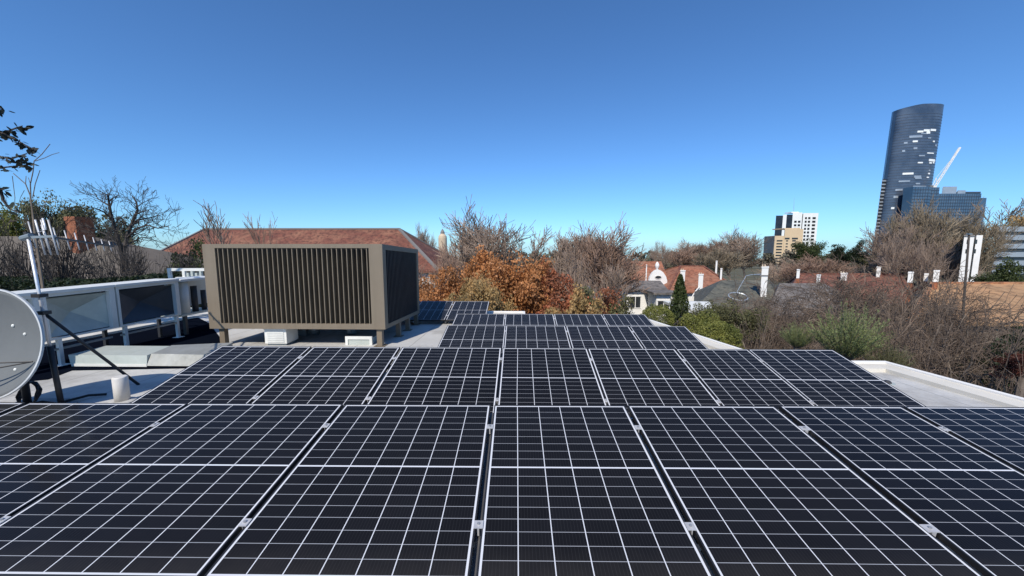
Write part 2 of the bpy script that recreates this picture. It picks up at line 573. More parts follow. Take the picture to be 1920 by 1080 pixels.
inn = inset(outline, 0.24)
mid1 = inset(outline, 0.05)
dk = MB()
top = [(x, y, zroof(y)) for x, y in inset(outline, 0.20)]
dk.hexa([(x, y, z - 0.15) for x, y, z in top], top)
dk.build('roof_deck', M['deck'], roof)
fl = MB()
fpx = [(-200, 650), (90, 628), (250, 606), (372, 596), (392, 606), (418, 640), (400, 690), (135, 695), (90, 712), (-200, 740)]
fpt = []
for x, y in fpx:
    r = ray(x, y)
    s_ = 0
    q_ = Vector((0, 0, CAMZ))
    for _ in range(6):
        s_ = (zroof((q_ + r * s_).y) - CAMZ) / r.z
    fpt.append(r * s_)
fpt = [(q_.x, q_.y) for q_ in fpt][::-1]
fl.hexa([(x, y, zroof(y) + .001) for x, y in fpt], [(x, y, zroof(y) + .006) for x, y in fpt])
fl.build('shade_strip', M['roof_shade'], roof)  # thin dark sheet laid on the deck as the ducts' shade
wl = MB()
wl.hexa([(x, y, 0.0) for x, y in mid1], [(x, y, zroof(y) - 0.16) for x, y in mid1])
wl.build('wall', M['wallw'], roof)
pp = MB()
n = len(outline)
H = 0.075
for i in range(n):
    j = (i + 1) % n
    def q(p, dz):
        return Vector((p[0], p[1], zroof(p[1]) + dz))
    o1, o2, i1, i2 = outline[i], outline[j], inn[i], inn[j]
    pp.hexa([q(o1, -.15), q(o2, -.15), q(i2, -.15), q(i1, -.15)], [q(o1, H), q(o2, H), q(i2, H - .02), q(i1, H - .02)])
pp.build('parapet', M['cap'], roof)
# a raised drip edge along the outside of the cap
de = MB()
oo, oi = inset(outline, -0.03), inset(outline, 0.03)
for i in range(n):
    j = (i + 1) % n
    o1, o2, i1, i2 = oo[i], oo[j], oi[i], oi[j]
    de.hexa([q(o1, .03), q(o2, .03), q(i2, .03), q(i1, .03)], [q(o1, H + .025), q(o2, H + .025), q(i2, H + .02), q(i1, H + .02)])
de.build('drip_edge', M['wallbright'], roof)

# ------------------------------------------------------------------ solar panels
def panel(w, L, ncol, loc, rot, label, group, clamp_gap=0.0, detail=True):
    t = thing('solar_panel', label, 'solar panel', loc, rot, group)
    lip, dep = 0.010, 0.036                 # the black frame, 36 mm deep with a 10 mm lip
    w += 2 * lip
    clamp_gap -= 2 * lip
    hw = w / 2
    fr = MB()
    fr.box(-hw, -hw + lip, 0, L, -dep, 0.0)
    fr.box(hw - lip, hw, 0, L, -dep, 0.0)
    fr.box(-hw + lip, hw - lip, 0, lip, -dep, 0.0)
    fr.box(-hw + lip, hw - lip, L - lip, L, -dep, 0.0)
    fr.build('frame', M['pvframe'], t, local=True)
    gl = MB()
    gl.box(-hw + lip, hw - lip, lip, L - lip, -0.010, -0.003)
    go = gl.build('glass', M['pv'], t, local=True)
    go['columns'] = float(ncol)
    uvl = go.data.uv_layers.new(name='cells')
    mg, mu = 0.14, 0.055
    for poly in go.data.polygons:
        for li in poly.loop_indices:
            c = go.data.vertices[go.data.loops[li].vertex_index].co
            u = (c.x + hw - lip) / (w - 2 * lip)
            v = (c.y - lip) / (L - 2 * lip)
            uvl.data[li].uv = (-mu + u * (ncol + 2 * mu), -mg + v * (18 + 2 * mg))
    bs = MB()
    bs.box(-hw + lip, hw - lip, lip, L - lip, -0.016, -0.0102)
    bs.box(-0.06, 0.06, L * 0.5 - 0.05, L * 0.5 + 0.05, -0.034, -0.016)
    bs.build('backsheet', M['backsheet'], t, local=True)
    if clamp_gap > 0:
        for v in (0.20, 0.79):
            c = MB()
            x0, x1 = hw - 0.010, hw + clamp_gap + 0.010
            c.box(x0, x1, L * v - 0.026, L * v + 0.026, 0.001, 0.006)
            c.box(hw + 0.012, hw + clamp_gap - 0.012, L * v - 0.026, L * v + 0.026, -0.05, 0.001)
            co = c.build('clamp', M['clamp'], t, local=True)
            if detail:
                b = MB()
                b.lathe([(0.009, 0.007), (0.009, 0.015)], 6, Matrix.Translation((hw + clamp_gap / 2, L * v, 0)))
                b.build('bolt', M['alu_dull'], co, local=True)
    return t


rng = random.Random(4)


def panel_row(spans, Yt, yt, tilt, L, ncols, labels, group, psi=0.0, clamps=True, frame_label=''):
    T = P(VPX, yt, Yt)
    t = R(tilt)
    roll = Euler((t, 0, psi)).to_matrix()
    nrm, ux, vy = roll @ Vector((0, 0, 1)), roll @ Vector((1, 0, 0)), roll @ Vector((0, 1, 0))
    C0 = Vector((0, 0, CAMZ))
    us = []
    for a, b in spans:
        pr = []
        for x in (a, b):
            r = ray(x, yt)
            s = (T - C0).dot(nrm) / r.dot(nrm)
            pr.append((C0 + r * s - T).dot(ux))
        us.append(pr)
    fm = MB()
    gaps = []
    for i, (a, b) in enumerate(us):
        w = b - a
        gap = us[i + 1][0] - b if i + 1 < len(us) else 0
        jit = rng.uniform(-0.25, 0.25)
        loc = T + ux * (a + b) / 2 - vy * L
        panel(w, L, ncols[i], loc, (t + R(jit * 0.5), R(jit * 0.4), psi), labels[i], group, gap if clamps else 0, detail=Yt < 5)
        gaps.append(b + (gap / 2 if gap else -0.15))
    gaps.append(us[0][0] + 0.15)
    fr = thing('mounting_frame', frame_label, 'mounting frame', (T.x, T.y - L * 0.5, zroof(T.y)))
    for gx_ in gaps:                        # a rail under each gap, running up the slope
        rl = MB()
        rl.beam(T + ux * gx_ - vy * (L - 0.02) - nrm * 0.085, T + ux * gx_ - vy * 0.03 - nrm * 0.085, 0.035, 0.04)
        rl.build('rail', M['raildark'], fr)
    for v in (0.20, 0.79):
        pu = MB()
        p = T + ux * (us[0][0] + .05) - vy * (L * (1 - v)) - nrm * 0.127
        q_ = T + ux * (us[-1][1] - .05) - vy * (L * (1 - v)) - nrm * 0.127
        pu.beam(p, q_, 0.04, 0.04)
        pu.build('cross_rail', M['alu_dull'], fr)
    for gx_ in gaps:
        for v in (0.20, 0.79):
            p = T + ux * gx_ - vy * (L * (1 - v)) - nrm * 0.148
            z0 = zroof(p.y)
            if p.z - z0 < 0.01:
                continue
            lg = MB()
            lg.box(p.x - .02, p.x + .02, p.y - .02, p.y + .02, z0, p.z)
            lg.box(p.x - .07, p.x + .07, p.y - .07, p.y + .07, z0, z0 + 0.012)
            lg.build('leg', M['alu_dull'], fr)
    return us


panel_row([(-258, 34), (47, 345), (354, 639.5), (649, 917.8), (928.9, 1168.5), (1178.7, 1446), (1460, 1680), (1691, 1938)], 3.26, 759, 7.4, 1.61,
          [7, 7, 7, 7, 6, 7, 6, 7],
          ['front row solar panel whose corner only just shows at the left edge of the photo',
           'front row solar panel nearest the satellite dish, at the left end of the row',
           'front row solar panel below the white pipe stub, third from the left edge',
           'front row solar panel left of the gap that runs down to the bottom centre',
           'front row solar panel in the bottom centre, on the right side of the centre gap',
           'front row solar panel directly right of the bottom centre panel',
           'narrow front row solar panel third right of the centre gap, second from the right edge',
           'front row solar panel cut by the right edge, below the pale open roof corner'],
          'solar panels of the front row', psi=0.010, frame_label='aluminium rails and feet under the front row of solar panels')
panel_row([(411.6, 580), (586.5, 748), (755, 939), (944, 1099), (1103, 1262), (1267, 1397), (1401, 1554)], 4.8, 652, 12.7, 1.42,
          [6, 6, 7, 6, 6, 6, 6],
          ['second row solar panel at the left end, beside the roof with the white pipe stub',
           'second row solar panel in front of the right half of the tan enclosure',
           'second row solar panel just left of the row centre, in front of the enclosure corner',
           'second row solar panel in the centre, behind the bottom centre front panel',
           'second row solar panel right of the centre panel, third from the right end',
           'narrow second row solar panel beside the last panel at the right end',
           'second row solar panel at the right end, next to the parapet corner and green bush'],
          'solar panels of the second row', frame_label='aluminium rails and feet under the second row of solar panels')
panel_row([(840, 947.5), (949.5, 1058.5), (1061.5, 1177), (1180.5, 1282)], 6.83, 610.5, 11.5, 1.22, [6, 6, 6, 6],
          ['third row solar panel at the left end, beside the strip of bare roof',
           'third row solar panel left of the middle of its row of four',
           'third row solar panel right of the middle of its row of four',
           'third row solar panel at the right end, near the yellow green hedge'],
          'solar panels of the third row', frame_label='aluminium rails and feet under the third row of solar panels')
panel_row([(857, 946.5), (948.5, 1036.5), (1039, 1127), (1129.5, 1207)], 8.5, 588.5, 11.0, 1.3, [6, 6, 6, 6],
          ['last row solar panel at the left end, in front of the small rear array',
           'last row solar panel second from left, before the white far parapet',
           'last row solar panel third from left, before the white far parapet',
           'last row solar panel at the right end, by the far corner of the parapet'],
          'solar panels of the last full row', frame_label='aluminium rails and feet under the last full row of solar panels')
panel_row([(727, 788), (791, 850), (853, 917)], 10.45, 565, 12.0, 1.35, [5, 5, 5],
          ['rear array solar panel mostly hidden behind the dark side of the tan enclosure',
           'rear array solar panel showing beside the back corner of the tan enclosure',
           'rear array solar panel at the right end, under the orange trees'],
          'solar panels of the small rear array', frame_label='aluminium rails and feet under the small rear solar array')

# ------------------------------------------------------------------ tan louvred plant enclosure
ex0, ex1, ey0, ey1 = P(386, 540, 6.8).x, P(719.5, 540, 6.8).x, 6.8, 9.2
ez0, ez1 = P(560, 617, 6.8).z, P(550, 457.5, 6.8).z


def sh(y):
    return -0.05 * (y - ey0)


class SMB(MB):                              # boxes that follow the fall of the roof
    def sbox(s, x0, x1, y0, y1, z0, z1):
        c = ((x0, y0), (x1, y0), (x1, y1), (x0, y1))
        return s.hexa([(x, y, z0 + sh(y)) for x, y in c], [(x, y, z1 + sh(y)) for x, y in c])


enc = thing('louvred_enclosure', 'large tan metal plant enclosure with vertical louvres, raised on legs on the roof', 'plant enclosure', ((ex0 + ex1) / 2, (ey0 + ey1) / 2, zroof(8)))
lw, rw, tw, bw = 0.235, 0.255, 0.075, 0.105
f = SMB()
f.sbox(ex0, ex0 + lw, ey0, ey0 + .06, ez0, ez1)
f.sbox(ex1 - rw, ex1, ey0, ey0 + .06, ez0, ez1)
f.sbox(ex0 + lw, ex1 - rw, ey0, ey0 + .06, ez1 - tw, ez1)
f.sbox(ex0 + lw, ex1 - rw, ey0, ey0 + .06, ez0, ez0 + bw)
f.sbox(ex0, ex0 + .06, ey0 + .06, ey1, ez0, ez1)
f.sbox(ex0 + .06, ex1, ey1 - .06, ey1, ez0, ez1)
f.build('frame', M['tan'], enc)
bk = SMB()
bk.sbox(ex0 + lw - .03, ex1 - rw + .03, ey0 + .16, ey0 + .19, ez0 + .02, ez1 - .02)
bk.build('backing_panel', M['dark'], enc)
fins = SMB()
nf = 31
xa, xb = ex0 + lw, ex1 - rw
for i in range(nf):
    x = xa + (i + 0.5) * (xb - xa) / nf
    fins.sbox(x - .0075, x + .0075, ey0 + .012, ey0 + .135, ez0 + bw, ez1 - tw)
fins.build('louvre', M['fin'], enc)
sf = SMB()                                  # right side: frame and louvres
sf.sbox(ex1 - .05, ex1, ey0 + .06, ey0 + .16, ez0, ez1)
sf.sbox(ex1 - .05, ex1, ey1 - .16, ey1 - .06, ez0, ez1)
sf.sbox(ex1 - .05, ex1, ey0 + .16, ey1 - .16, ez1 - .10, ez1)
sf.sbox(ex1 - .05, ex1, ey0 + .16, ey1 - .16, ez0, ez0 + .08)
sf.build('side_frame', M['fin'], enc)
sl_ = SMB()
ya, yb = ey0 + .16, ey1 - .16
for i in range(26):
    y = ya + (i + .5) * (yb - ya) / 26
    sl_.sbox(ex1 - .12, ex1 - .012, y - .010, y + .010, ez0 + .08, ez1 - .10)
sl_.sbox(ex1 - .17, ex1 - .14, ya - .05, yb + .05, ez0 + .04, ez1 - .04)
sl_.build('side_louvre', M['darkmetal'], enc)
bt = SMB()
bt.sbox(ex0 + .07, ex1 - .06, ey0 + .07, ey1 - .07, ez0 + .012, ez0 + .04)
bt.build('base_tray', M['darkmetal'], enc)
for x, y, w in ((ex0 + .17, ey0 + .12, .10), (ex0 + .85, ey0 + .5, .10), (ex1 - .14, ey0 + .10, .10), (ex1 - .07, ey0 + .95, .09), (ex1 - .07, ey0 + 1.6, .09), (ex1 - .07, ey1 - .10, .09), (ex0 + .17, ey1 - .1, .1), (ex0 + 1.6, ey1 - .1, .1)):
    lg = MB()
    lg.box(x - w / 2, x + w / 2, y - w / 2, y + w / 2, zroof(y) + .012, ez0 + sh(y))
    lg.box(x - w, x + w, y - w, y + w, zroof(y), zroof(y) + .012)
    lg.build('leg', M['tan'] if y < ey0 + .3 else M['fin'], enc)


def ribbed_box(name, label, cat, p0, p1, m, inset_m, group=None):
    """an upright plant box with a base plinth, a lid and a recessed front grille"""
    t = thing(name, label, cat, ((p0[0] + p1[0]) / 2, (p0[1] + p1[1]) / 2, p0[2]), group=group)
    b = MB()
    b.box(p0[0], p1[0], p0[1], p1[1], p0[2] + .04, p1[2] - .03)
    b.build('casing', m, t)
    b = MB()
    b.box(p0[0] - .012, p1[0] + .012, p0[1] - .012, p1[1] + .012, p1[2] - .03, p1[2])
    b.build('lid', M['whitemetal'], t)
    b = MB()
    b.box(p0[0] + .03, p1[0] - .03, p0[1] + .03, p1[1] - .03, p0[2], p0[2] + .04)
    b.build('plinth', M['galvdark'], t)
    b = MB()
    k = max(3, int((p1[2] - p0[2]) / .05))
    for i in range(k):
        z = p0[2] + .07 + i * (p1[2] - p0[2] - .13) / k
        b.box(p0[0] + .05, p1[0] - .05, p0[1] - .012, p0[1], z, z + .022)
    b.build('grille', inset_m, t)
    return t


a, b_ = P(498, 652, 6.88), P(536, 615, 6.88)
ribbed_box('plant_box', 'small white box standing under the left half of the tan enclosure', 'plant box', (a.x, 6.88, zroof(6.88)), (b_.x, 7.25, b_.z), M['whitemetal'], M['whitemetal'])
a, b_ = P(648, 652, 6.95), P(697, 631, 6.95)
t = thing('vent_box', 'low vent box with white frame under the right end of the tan enclosure', 'vent box', ((a.x + b_.x) / 2, 7.1, zroof(7.0)))
v = MB()
z0, z1 = zroof(6.95), b_.z
v.box(a.x, a.x + .05, 6.95, 7.0, z0, z1)
v.box(b_.x - .05, b_.x, 6.95, 7.0, z0, z1)
v.box(a.x + .05, b_.x - .05, 6.95, 7.0, z1 - .06, z1)
v.build('front_frame', M['whitemetal'], t)
v = MB()
v.box(a.x + .05, b_.x - .05, 6.97, 7.4, z0, z1 - .06)
v.build('body', M['galv'], t)
t = thing('curved_duct', 'grey curved sheet metal duct on the roof under the tan enclosure', 'duct', (P(615, 640, 7.7).x, 7.8, zroof(7.8)))
v = MB()
c = P(625, 655, 7.8)
arc = [Vector((c.x + .42 * math.cos(w), 7.8 + .1 * math.sin(w), zroof(7.8) + .03 + .34 * math.sin(w))) for w in [math.pi * i / 10 for i in range(11)]]
v.tube(arc, 0.11, 12)
v.build('elbow', M['galvdark'], t, smooth=True)
v = MB()
v.box(c.x - 1.05, c.x - .55, 7.75, 8.3, zroof(8) + .0, zroof(8) + .34)
v.build('plenum', M['galvdark'], t)

# ------------------------------------------------------------------ ducts on the left
XD = -7.25                                   # the plane of the duct faces


def onX(px, X, zz):                          # Y on the plane X whose image column is px at height zz
    lo, hi = 0.5, 60
    for _ in range(50):
        m_ = (lo + hi) / 2
        q_ = Vector((X, m_, zz)) - Vector((0, 0, CAMZ))
        l_ = cm.transposed() @ q_
        if CX + FPX * l_.x / -l_.z < px:
            lo = m_
        else:
            hi = m_
    return lo


def duct_section(label, y0, y1, z0, z1, m, legs):
    t = thing('duct_section', label, 'duct', (XD - .4, (y0 + y1) / 2, zroof(y0)), group='square duct sections on legs')
    dd = 0.46
    b = MB()
    cx_, cy_, cz_ = XD - .02, (y0 + y1) / 2, (z0 + z1) / 2
    fr = [(XD - .06, y0 + .04, z0 + .04), (XD - .06, y1 - .04, z0 + .04), (XD - .06, y1 - .04, z1 - .05), (XD - .06, y0 + .04, z1 - .05)]
    ctr = (XD - .27, cy_ + .03, cz_ + .02)
    b.add(fr + [ctr], [(0, 1, 4), (1, 2, 4), (2, 3, 4), (3, 0, 4)])    # the cross-broken face
    b.box(XD - dd, XD - .28, y0 + .03, y1 - .03, z0 + .03, z1 - .03)
    b.build('duct_wall', m, t)
    for (ya_, yb_, za_, zb_) in ((y0, y1, z1 - .02, z1 + .03), (y0, y1, z0, z0 + .025)):
        b = MB()
        b.box(XD - .07, XD, ya_, yb_, za_, zb_)
        b.build('flange', M['whitemetal'], t)
    for ya_, w in ((y0, .04), (y1 - .085, .085)):
        b = MB()
        b.box(XD - .072, XD + .004, ya_, ya_ + w, z0 + .025, z1 - .02)
        b.build('flange', M['whitemetal'], t)
    b = MB()
    b.box(XD - .05, XD - .015, y0 + .02, y1 - .1, z0 - .17, z0 - .14)
    b.build('support_rail', M['galvpale'], t)
    b = MB()
    b.box(XD - dd - .02, XD + .03, y0 - .02, y1 + .0, z1 + .03, z1 + .075)
    b.build('lid', M['whitemetal'], t)
    for yl in legs:
        b = MB()
        b.box(XD - .06, XD - .01, yl - .025, yl + .025, zroof(yl) + .01, z0)
        b.box(XD - .11, XD + .04, yl - .075, yl + .075, zroof(yl), zroof(yl) + .01)
        b.build('leg', M['whitemetal'], t)
        b = MB()
        b.box(XD - dd + .01, XD - dd + .06, yl - .025, yl + .025, zroof(yl) + .0, z0 + .04)
        b.build('leg', M['darkmetal'], t)
    return t


zt = P(150, 545, 6.1).z
ya = onX(-70, XD, 7.0)
yb = onX(83, XD, 7.0)
yc = onX(217, XD, 7.0)
yd = onX(336, XD, 7.0)
zb1 = zt - 0.70
duct_section('pale duct section partly hidden by the satellite dish at the left edge', ya, yb - .03, zb1, zt, M['galv'], [ya + .1])
duct_section('grey green duct section with creased face, seen right behind the mast', yb, yc, zb1, zt, M['galv'], [yb + .15])
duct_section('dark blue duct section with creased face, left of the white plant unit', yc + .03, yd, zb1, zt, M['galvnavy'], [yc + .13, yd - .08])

# white plant unit at the end of the ducts
y0, y1 = yd + .06, onX(392, XD, 7.0)
t = thing('plant_unit', 'white plant unit with dark pipes between the ducts and the tan enclosure', 'plant unit', (XD - .4, (y0 + y1) / 2, zroof(y0)))
b = MB()
b.box(XD - .6, XD - .30, y0, y1 + .3, zb1 + .1, zt)
b.build('casing', M['whitemetal'], t)
b = MB()
b.box(XD - .5, XD + .02, y0 - .02, y1 + .32, zt, zt + .05)
b.build('lid', M['whitemetal'], t)
for i, (yy, rr, m_) in enumerate(((y0 + .2, .11, M['whitemetal']), (y0 + .48, .06, M['darkmetal']), (y0 + .72, .05, M['darkmetal']))):
    b = MB()
    b.tube([(XD - .17, yy, zb1 - .02), (XD - .17, yy, zt - .02 - i * .12)], rr, 14)
    b.build('pipe', m_, t, smooth=True)
b = MB()
b.tube([(XD - .12, y0 + .95 + .16 * math.sin(w), zb1 + .32 - .26 * math.cos(w)) for w in [math.pi * i / 8 for i in range(9)]], .06, 10)
b.build('elbow', M['whitemetal'], t, smooth=True)
b = MB()
b.box(XD - .8, XD - .05, y0, y1 + .3, zb1 - .06, zb1 - .02)
b.build('base_tray', M['galv'], t)
for yy in (y0 + .08, y0 + .75):
    b = MB()
    b.box(XD - .12, XD - .06, yy, yy + .06, zroof(yy), zb1 - .06)
    b.build('leg', M['darkmetal'], t)

# white frame standing behind the plant unit
Yf = 9.3
a, b_ = P(313, 503, Yf), P(396, 555, Yf)
t = thing('roof_screen', 'white framed screen with open slots behind the plant unit, left of the enclosure', 'screen', ((a.x + b_.x) / 2, Yf, zroof(Yf)))
for nm, boxes, m_ in (('frame', [(a.x, a.x + .07, zroof(Yf), a.z), (a.x + .07, b_.x, a.z - .07, a.z), (P(341, 510, Yf).x, P(346, 510, Yf).x, P(0, 519, Yf).z, a.z - .07)], M['whitemetal']),
                      ('panel', [(P(330, 520, Yf).x, b_.x, P(0, 537, Yf).z, P(0, 519, Yf).z)], M['whitemetal']),
                      ('slat', [(P(349 + 8 * i, 510, Yf).x, P(353 + 8 * i, 510, Yf).x, P(0, 519, Yf).z, P(0, 511 - (i % 2) * 3, Yf).z) for i in range(4)], M['galv'])):
    v = MB()
    for x0_, x1_, z0_, z1_ in boxes:
        v.box(x0_, x1_, Yf - (.02 if nm == 'panel' else 0), Yf + .06, z0_, z1_)
    v.build(nm, m_, t)

# low flat duct lying across the roof
Yl = 5.45
t = thing('flat_duct', 'low flat galvanised duct on short posts, in front of the square ducts', 'duct', (-5.4, Yl + .4, zroof(Yl)))
p0, p1 = P(133, 684, Yl), P(372, 682, Yl)
p2, p3 = P(125, 663, Yl + .02), P(372, 660, Yl + .02)
zt_, zb_ = p2.z, p0.z
b = MB()
xs = p0.x + (p1.x - p0.x) * .60
for x0_, x1_ in ((p0.x, xs - .008),):
    b.hexa([(x0_, Yl, zb_), (x1_, Yl, zb_), (x1_, Yl + .42, zb_), (x0_ + .1, Yl + .42, zb_)], [(x0_ - .05, Yl + .02, zt_ - .02), (x1_, Yl + .02, zt_ - .02), (x1_, Yl + .42, zt_ + .02), (x0_ + .12, Yl + .42, zt_ + .02)])
b.build('duct_wall', M['galv'], t)
b = MB()
b.hexa([(xs, Yl - .01, zb_ - .005), (p1.x + .1, Yl - .01, zb_ - .005), (p1.x + .12, Yl + .55, zb_), (xs, Yl + .43, zb_)], [(xs, Yl + .08, zt_ - .01), (p1.x + .1, Yl + .1, zt_ - .03), (p1.x + .12, Yl + .55, zt_ + .05), (xs, Yl + .43, zt_ + .03)])
b.build('duct_wall', M['galvpale'], t)
b = MB()
b.box(p0.x + .02, xs, Yl - .012, Yl - .002, zb_ - .02, zb_ + .02)
b.build('flange', M['whitemetal'], t)
for x_ in (p0.x + .1, p0.x + .75, xs + .3):
    b = MB()
    b.box(x_ - .025, x_ + .025, Yl + .06, Yl + .11, zroof(Yl), zb_)
    b.build('leg', M['whitemetal'], t)
t['label'] = 'low flat galvanised duct on short posts, in front of the square ducts'

# upright pipe stub
c = P(228, 735, 4.1)
t = thing('pipe_stub', 'short upright white pipe beside the second row of panels', 'pipe', (c.x, 4.1, zroof(4.1)))
b = MB()
b.lathe([(.07, zroof(4.1)), (.07, zroof(4.1) + .31), (.064, zroof(4.1) + .322), (.05, zroof(4.1) + .322)], 20, Matrix.Translation((c.x, 4.1, 0)))
b.build('pipe', M['plastic'], t, smooth=True)
b = MB()
b.lathe([(.13, zroof(4.1) - .005), (.125, zroof(4.1) + .02), (.09, zroof(4.1) + .035)], 20, Matrix.Translation((c.x, 4.1, 0)))
b.build('flange', M['deck'], t)

# mast with television aerial, braced to the roof
Ym = 4.0
mb_, mt_ = P(113, 742, Ym), P(52, 442, Ym)
mb_.z = zroof(Ym)
mast = thing('aerial_mast', 'slim steel mast carrying a television aerial behind the satellite dish', 'aerial mast', mb_)
b = MB()
mm = mb_.lerp(mt_, .36)
b.tube([mb_, mm], .026, 12)
b.build('lower_tube', M['darkmetal'], mast, smooth=True)
b = MB()
b.tube([mm - (mt_ - mb_) * .02, mt_], .0145, 12)
b.build('upper_tube', M['alu'], mast, smooth=True)
b = MB()
br0 = mb_.lerp(mt_, .56)
br1 = P(258, 703, 4.7)
br1.z = zroof(4.7)
b.tube([br0, br1], .017, 8)
b.build('brace', M['darkmetal'], mast, smooth=True)
for f_ in (.56, .66):
    p_ = mb_.lerp(mt_, f_)
    b = MB()
    b.box(p_.x - .05, p_.x + .05, p_.y - .04, p_.y + .04, p_.z - .02, p_.z + .02)
    b.build('bracket', M['darkmetal'], mast)
b = MB()
b.box(mb_.x - .09, mb_.x + .09, Ym - .09, Ym + .09, zroof(Ym), zroof(Ym) + .012)
b.build('base_plate', M['galvdark'], mast)
b = MB()
b.tube([mt_ + Vector((-.07, 0, -.03)), mt_ + Vector((.04, 0, .0))], .03, 8)
b.build('joint', M['galvdark'], mast)

aer = thing('television_aerial', 'television aerial with rows of upright rods on top of the mast', 'aerial', mt_)
bm0, bm1 = mt_ + Vector((-.03, 0, .03)), P(212, 462, 5.6)
b = MB()
b.beam(bm0, bm1, .022, .022)
b.build('boom', M['darkmetal'], aer)
b = MB()
b.beam(P(56, 445, Ym), P(102, 443, Ym + .05), .03, .025)
b.build('cross_bar', M['galvdark'], aer)
for i in range(9):
    p_ = bm0.lerp(bm1, .06 + i * .112)
    h_ = .165 - .010 * i
    d_ = Vector((-.30, 0.1, 1)).normalized()
    b = MB()
    b.tube([p_ - d_ * h_, p_ + d_ * h_ * .9], .006, 6)
    b.build('rod', M['clamp'], aer, smooth=True)
for px0 in (66, 77, 90):
    b = MB()
    p_, q_ = P(px0, 412, Ym + .03), P(px0 + 19, 478, Ym + .03)
    b.tube([p_, q_], .0085, 6)
    b.build('rod', M['clamp'], aer, smooth=True)
b = MB()
b.tube([P(66, 412, Ym), P(72, 436, Ym), P(86, 430, Ym), P(80, 409, Ym)], .009, 6)
b.build('dipole', M['alu'], aer, smooth=True)

# satellite dish
Yd = 3.75
dc = P(-12, 645, Yd)
dish = thing('satellite_dish', 'grey satellite dish cut by the left edge, standing before the aerial mast', 'satellite dish', (dc.x, Yd + .1, zroof(Yd)))
Rd = 0.585
nrm = Vector((0.035, -0.985, 0.17)).normalized()
MD = Matrix.Translation(dc) @ nrm.to_track_quat('Z', 'Y').to_matrix().to_4x4()
b = MB()
prof = []
for i in range(13):
    r_ = Rd * i / 12
    prof.append((max(r_, .002), .16 * (r_ / Rd) ** 2 - .10))
for i in range(12, -1, -1):
    r_ = Rd * i / 12
    prof.append((max(r_, .001), .16 * (r_ / Rd) ** 2 - .112))
b.lathe(prof, 64, MD)
b.build('reflector', M['dish'], dish, smooth=True)
b = MB()
b.lathe([(Rd - .004, .047), (Rd + .012, .045), (Rd + .012, .066), (Rd - .004, .066), (Rd - .004, .047)], 64, MD, cap=False)
b.build('rim', M['rim'], dish)


def on_dish(px, py, lift=0.01):
    r = ray(px, py)
    C0 = Vector((0, 0, CAMZ))
    s = (dc - C0).dot(nrm) / r.dot(nrm)
    l_ = MD.inverted() @ (C0 + r * s)
    rr = math.hypot(l_.x, l_.y)
    return MD @ Vector((l_.x, l_.y, .16 * (rr / Rd) ** 2 - .10 + lift))


for px, py in ((7, 611), (32, 627), (19, 694)):
    b = MB()
    b.lathe([(.016, 0), (.016, .008), (.008, .014)], 10, Matrix.Translation(on_dish(px, py, 0)) @ nrm.to_track_quat('Z', 'Y').to_matrix().to_4x4())
    b.build('bolt', M['whitemetal'], dish)
hub = dc + nrm * .5 + Vector((-.42, 0, -.20))
e_ = on_dish(71, 677, .02)
for dz in ((0.0, .0, .02), (-.05, 0, -.20)):
    b = MB()
    b.tube([e_, hub + Vector(dz)], .008, 6)
    b.build('feed_strut', M['darkmetal'], dish)
b = MB()
b.tube([hub + nrm * .08, hub - nrm * .08], .035, 12)
b.build('feed_horn', M['galv'], dish, smooth=True)
b = MB()
pb = dc - nrm * .2
b.tube([dc - nrm * .1, pb, Vector((pb.x, pb.y, zroof(Yd) + .02))], .035, 10)
b.build('mount', M['darkmetal'], dish, smooth=True)
b = MB()
b.box(pb.x - .2, pb.x + .25, pb.y - .2, pb.y + .2, zroof(Yd), zroof(Yd) + .02)
b.build('base_plate', M['galvdark'], dish)

# cables by the dish foot
cb = MB()
pts = []
c = P(62, 742, 3.9)
for i in range(50):
    w = i * .42
    pts.append(Vector((c.x - .12 + .13 * math.cos(w) + .01 * math.sin(i * 2.2), 3.95 + .05 * math.sin(w * .97), zroof(3.9) + .15 + .13 * math.sin(w) + .0)))
cb.tube(pts, .013, 6)
single(cb, 'cable_coil', M['cable'], 'loose coil of black cable at the foot of the satellite dish', 'cable')
cb = MB()
k0 = P(50, 728, 3.95)
path = [(50, 724, 3.95), (75, 727, 4.0), (105, 731, 4.0), (130, 733, 4.1), (165, 737, 4.2), (200, 738, 4.3)]
cb.tube([Vector((P(x, y, Y).x, Y, zroof(Y) + .03 + .015 * math.sin(i * 2))) for i, (x, y, Y) in enumerate(path)], .016, 6)
single(cb, 'cable', M['cable'], 'black cable running over the roof from the dish to the mast foot', 'cable')
cb = MB()
cb.tube([Vector((P(x, y, Y).x, Y, zroof(Y) + .02)) for x, y, Y in ((72, 748, 3.8), (95, 744, 3.9), (116, 741, 4.02))], .014, 6)
single(cb, 'cable', M['cable'], 'short black cable lying from the coil to the mast base plate', 'cable')
# small outlet on the pale roof at the right
c = P(1665, 704, 5.0)
t = thing('roof_outlet', 'tiny dark outlet on the pale bare roof at the right', 'roof outlet', (c.x, 5.0, zroof(5.0)))
b = MB()
b.lathe([(.05, zroof(5)), (.045, zroof(5) + .02), (.03, zroof(5) + .035)], 12, Matrix.Translation((c.x, 5, 0)))
b.build('cap', M['darkmetal'], t)
b = MB()
b.lathe([(.09, zroof(5)), (.085, zroof(5) + .006)], 16, Matrix.Translation((c.x, 5, 0)))
b.build('flange', M['galv'], t)

# ------------------------------------------------------------------ trees
def perp(d, rg):
    a = Vector((rg.gauss(0, 1), rg.gauss(0, 1), rg.gauss(0, 1)))
    a = a - d * a.dot(d)
    return a.normalized() if a.length > 1e-4 else Vector((1, 0, 0))


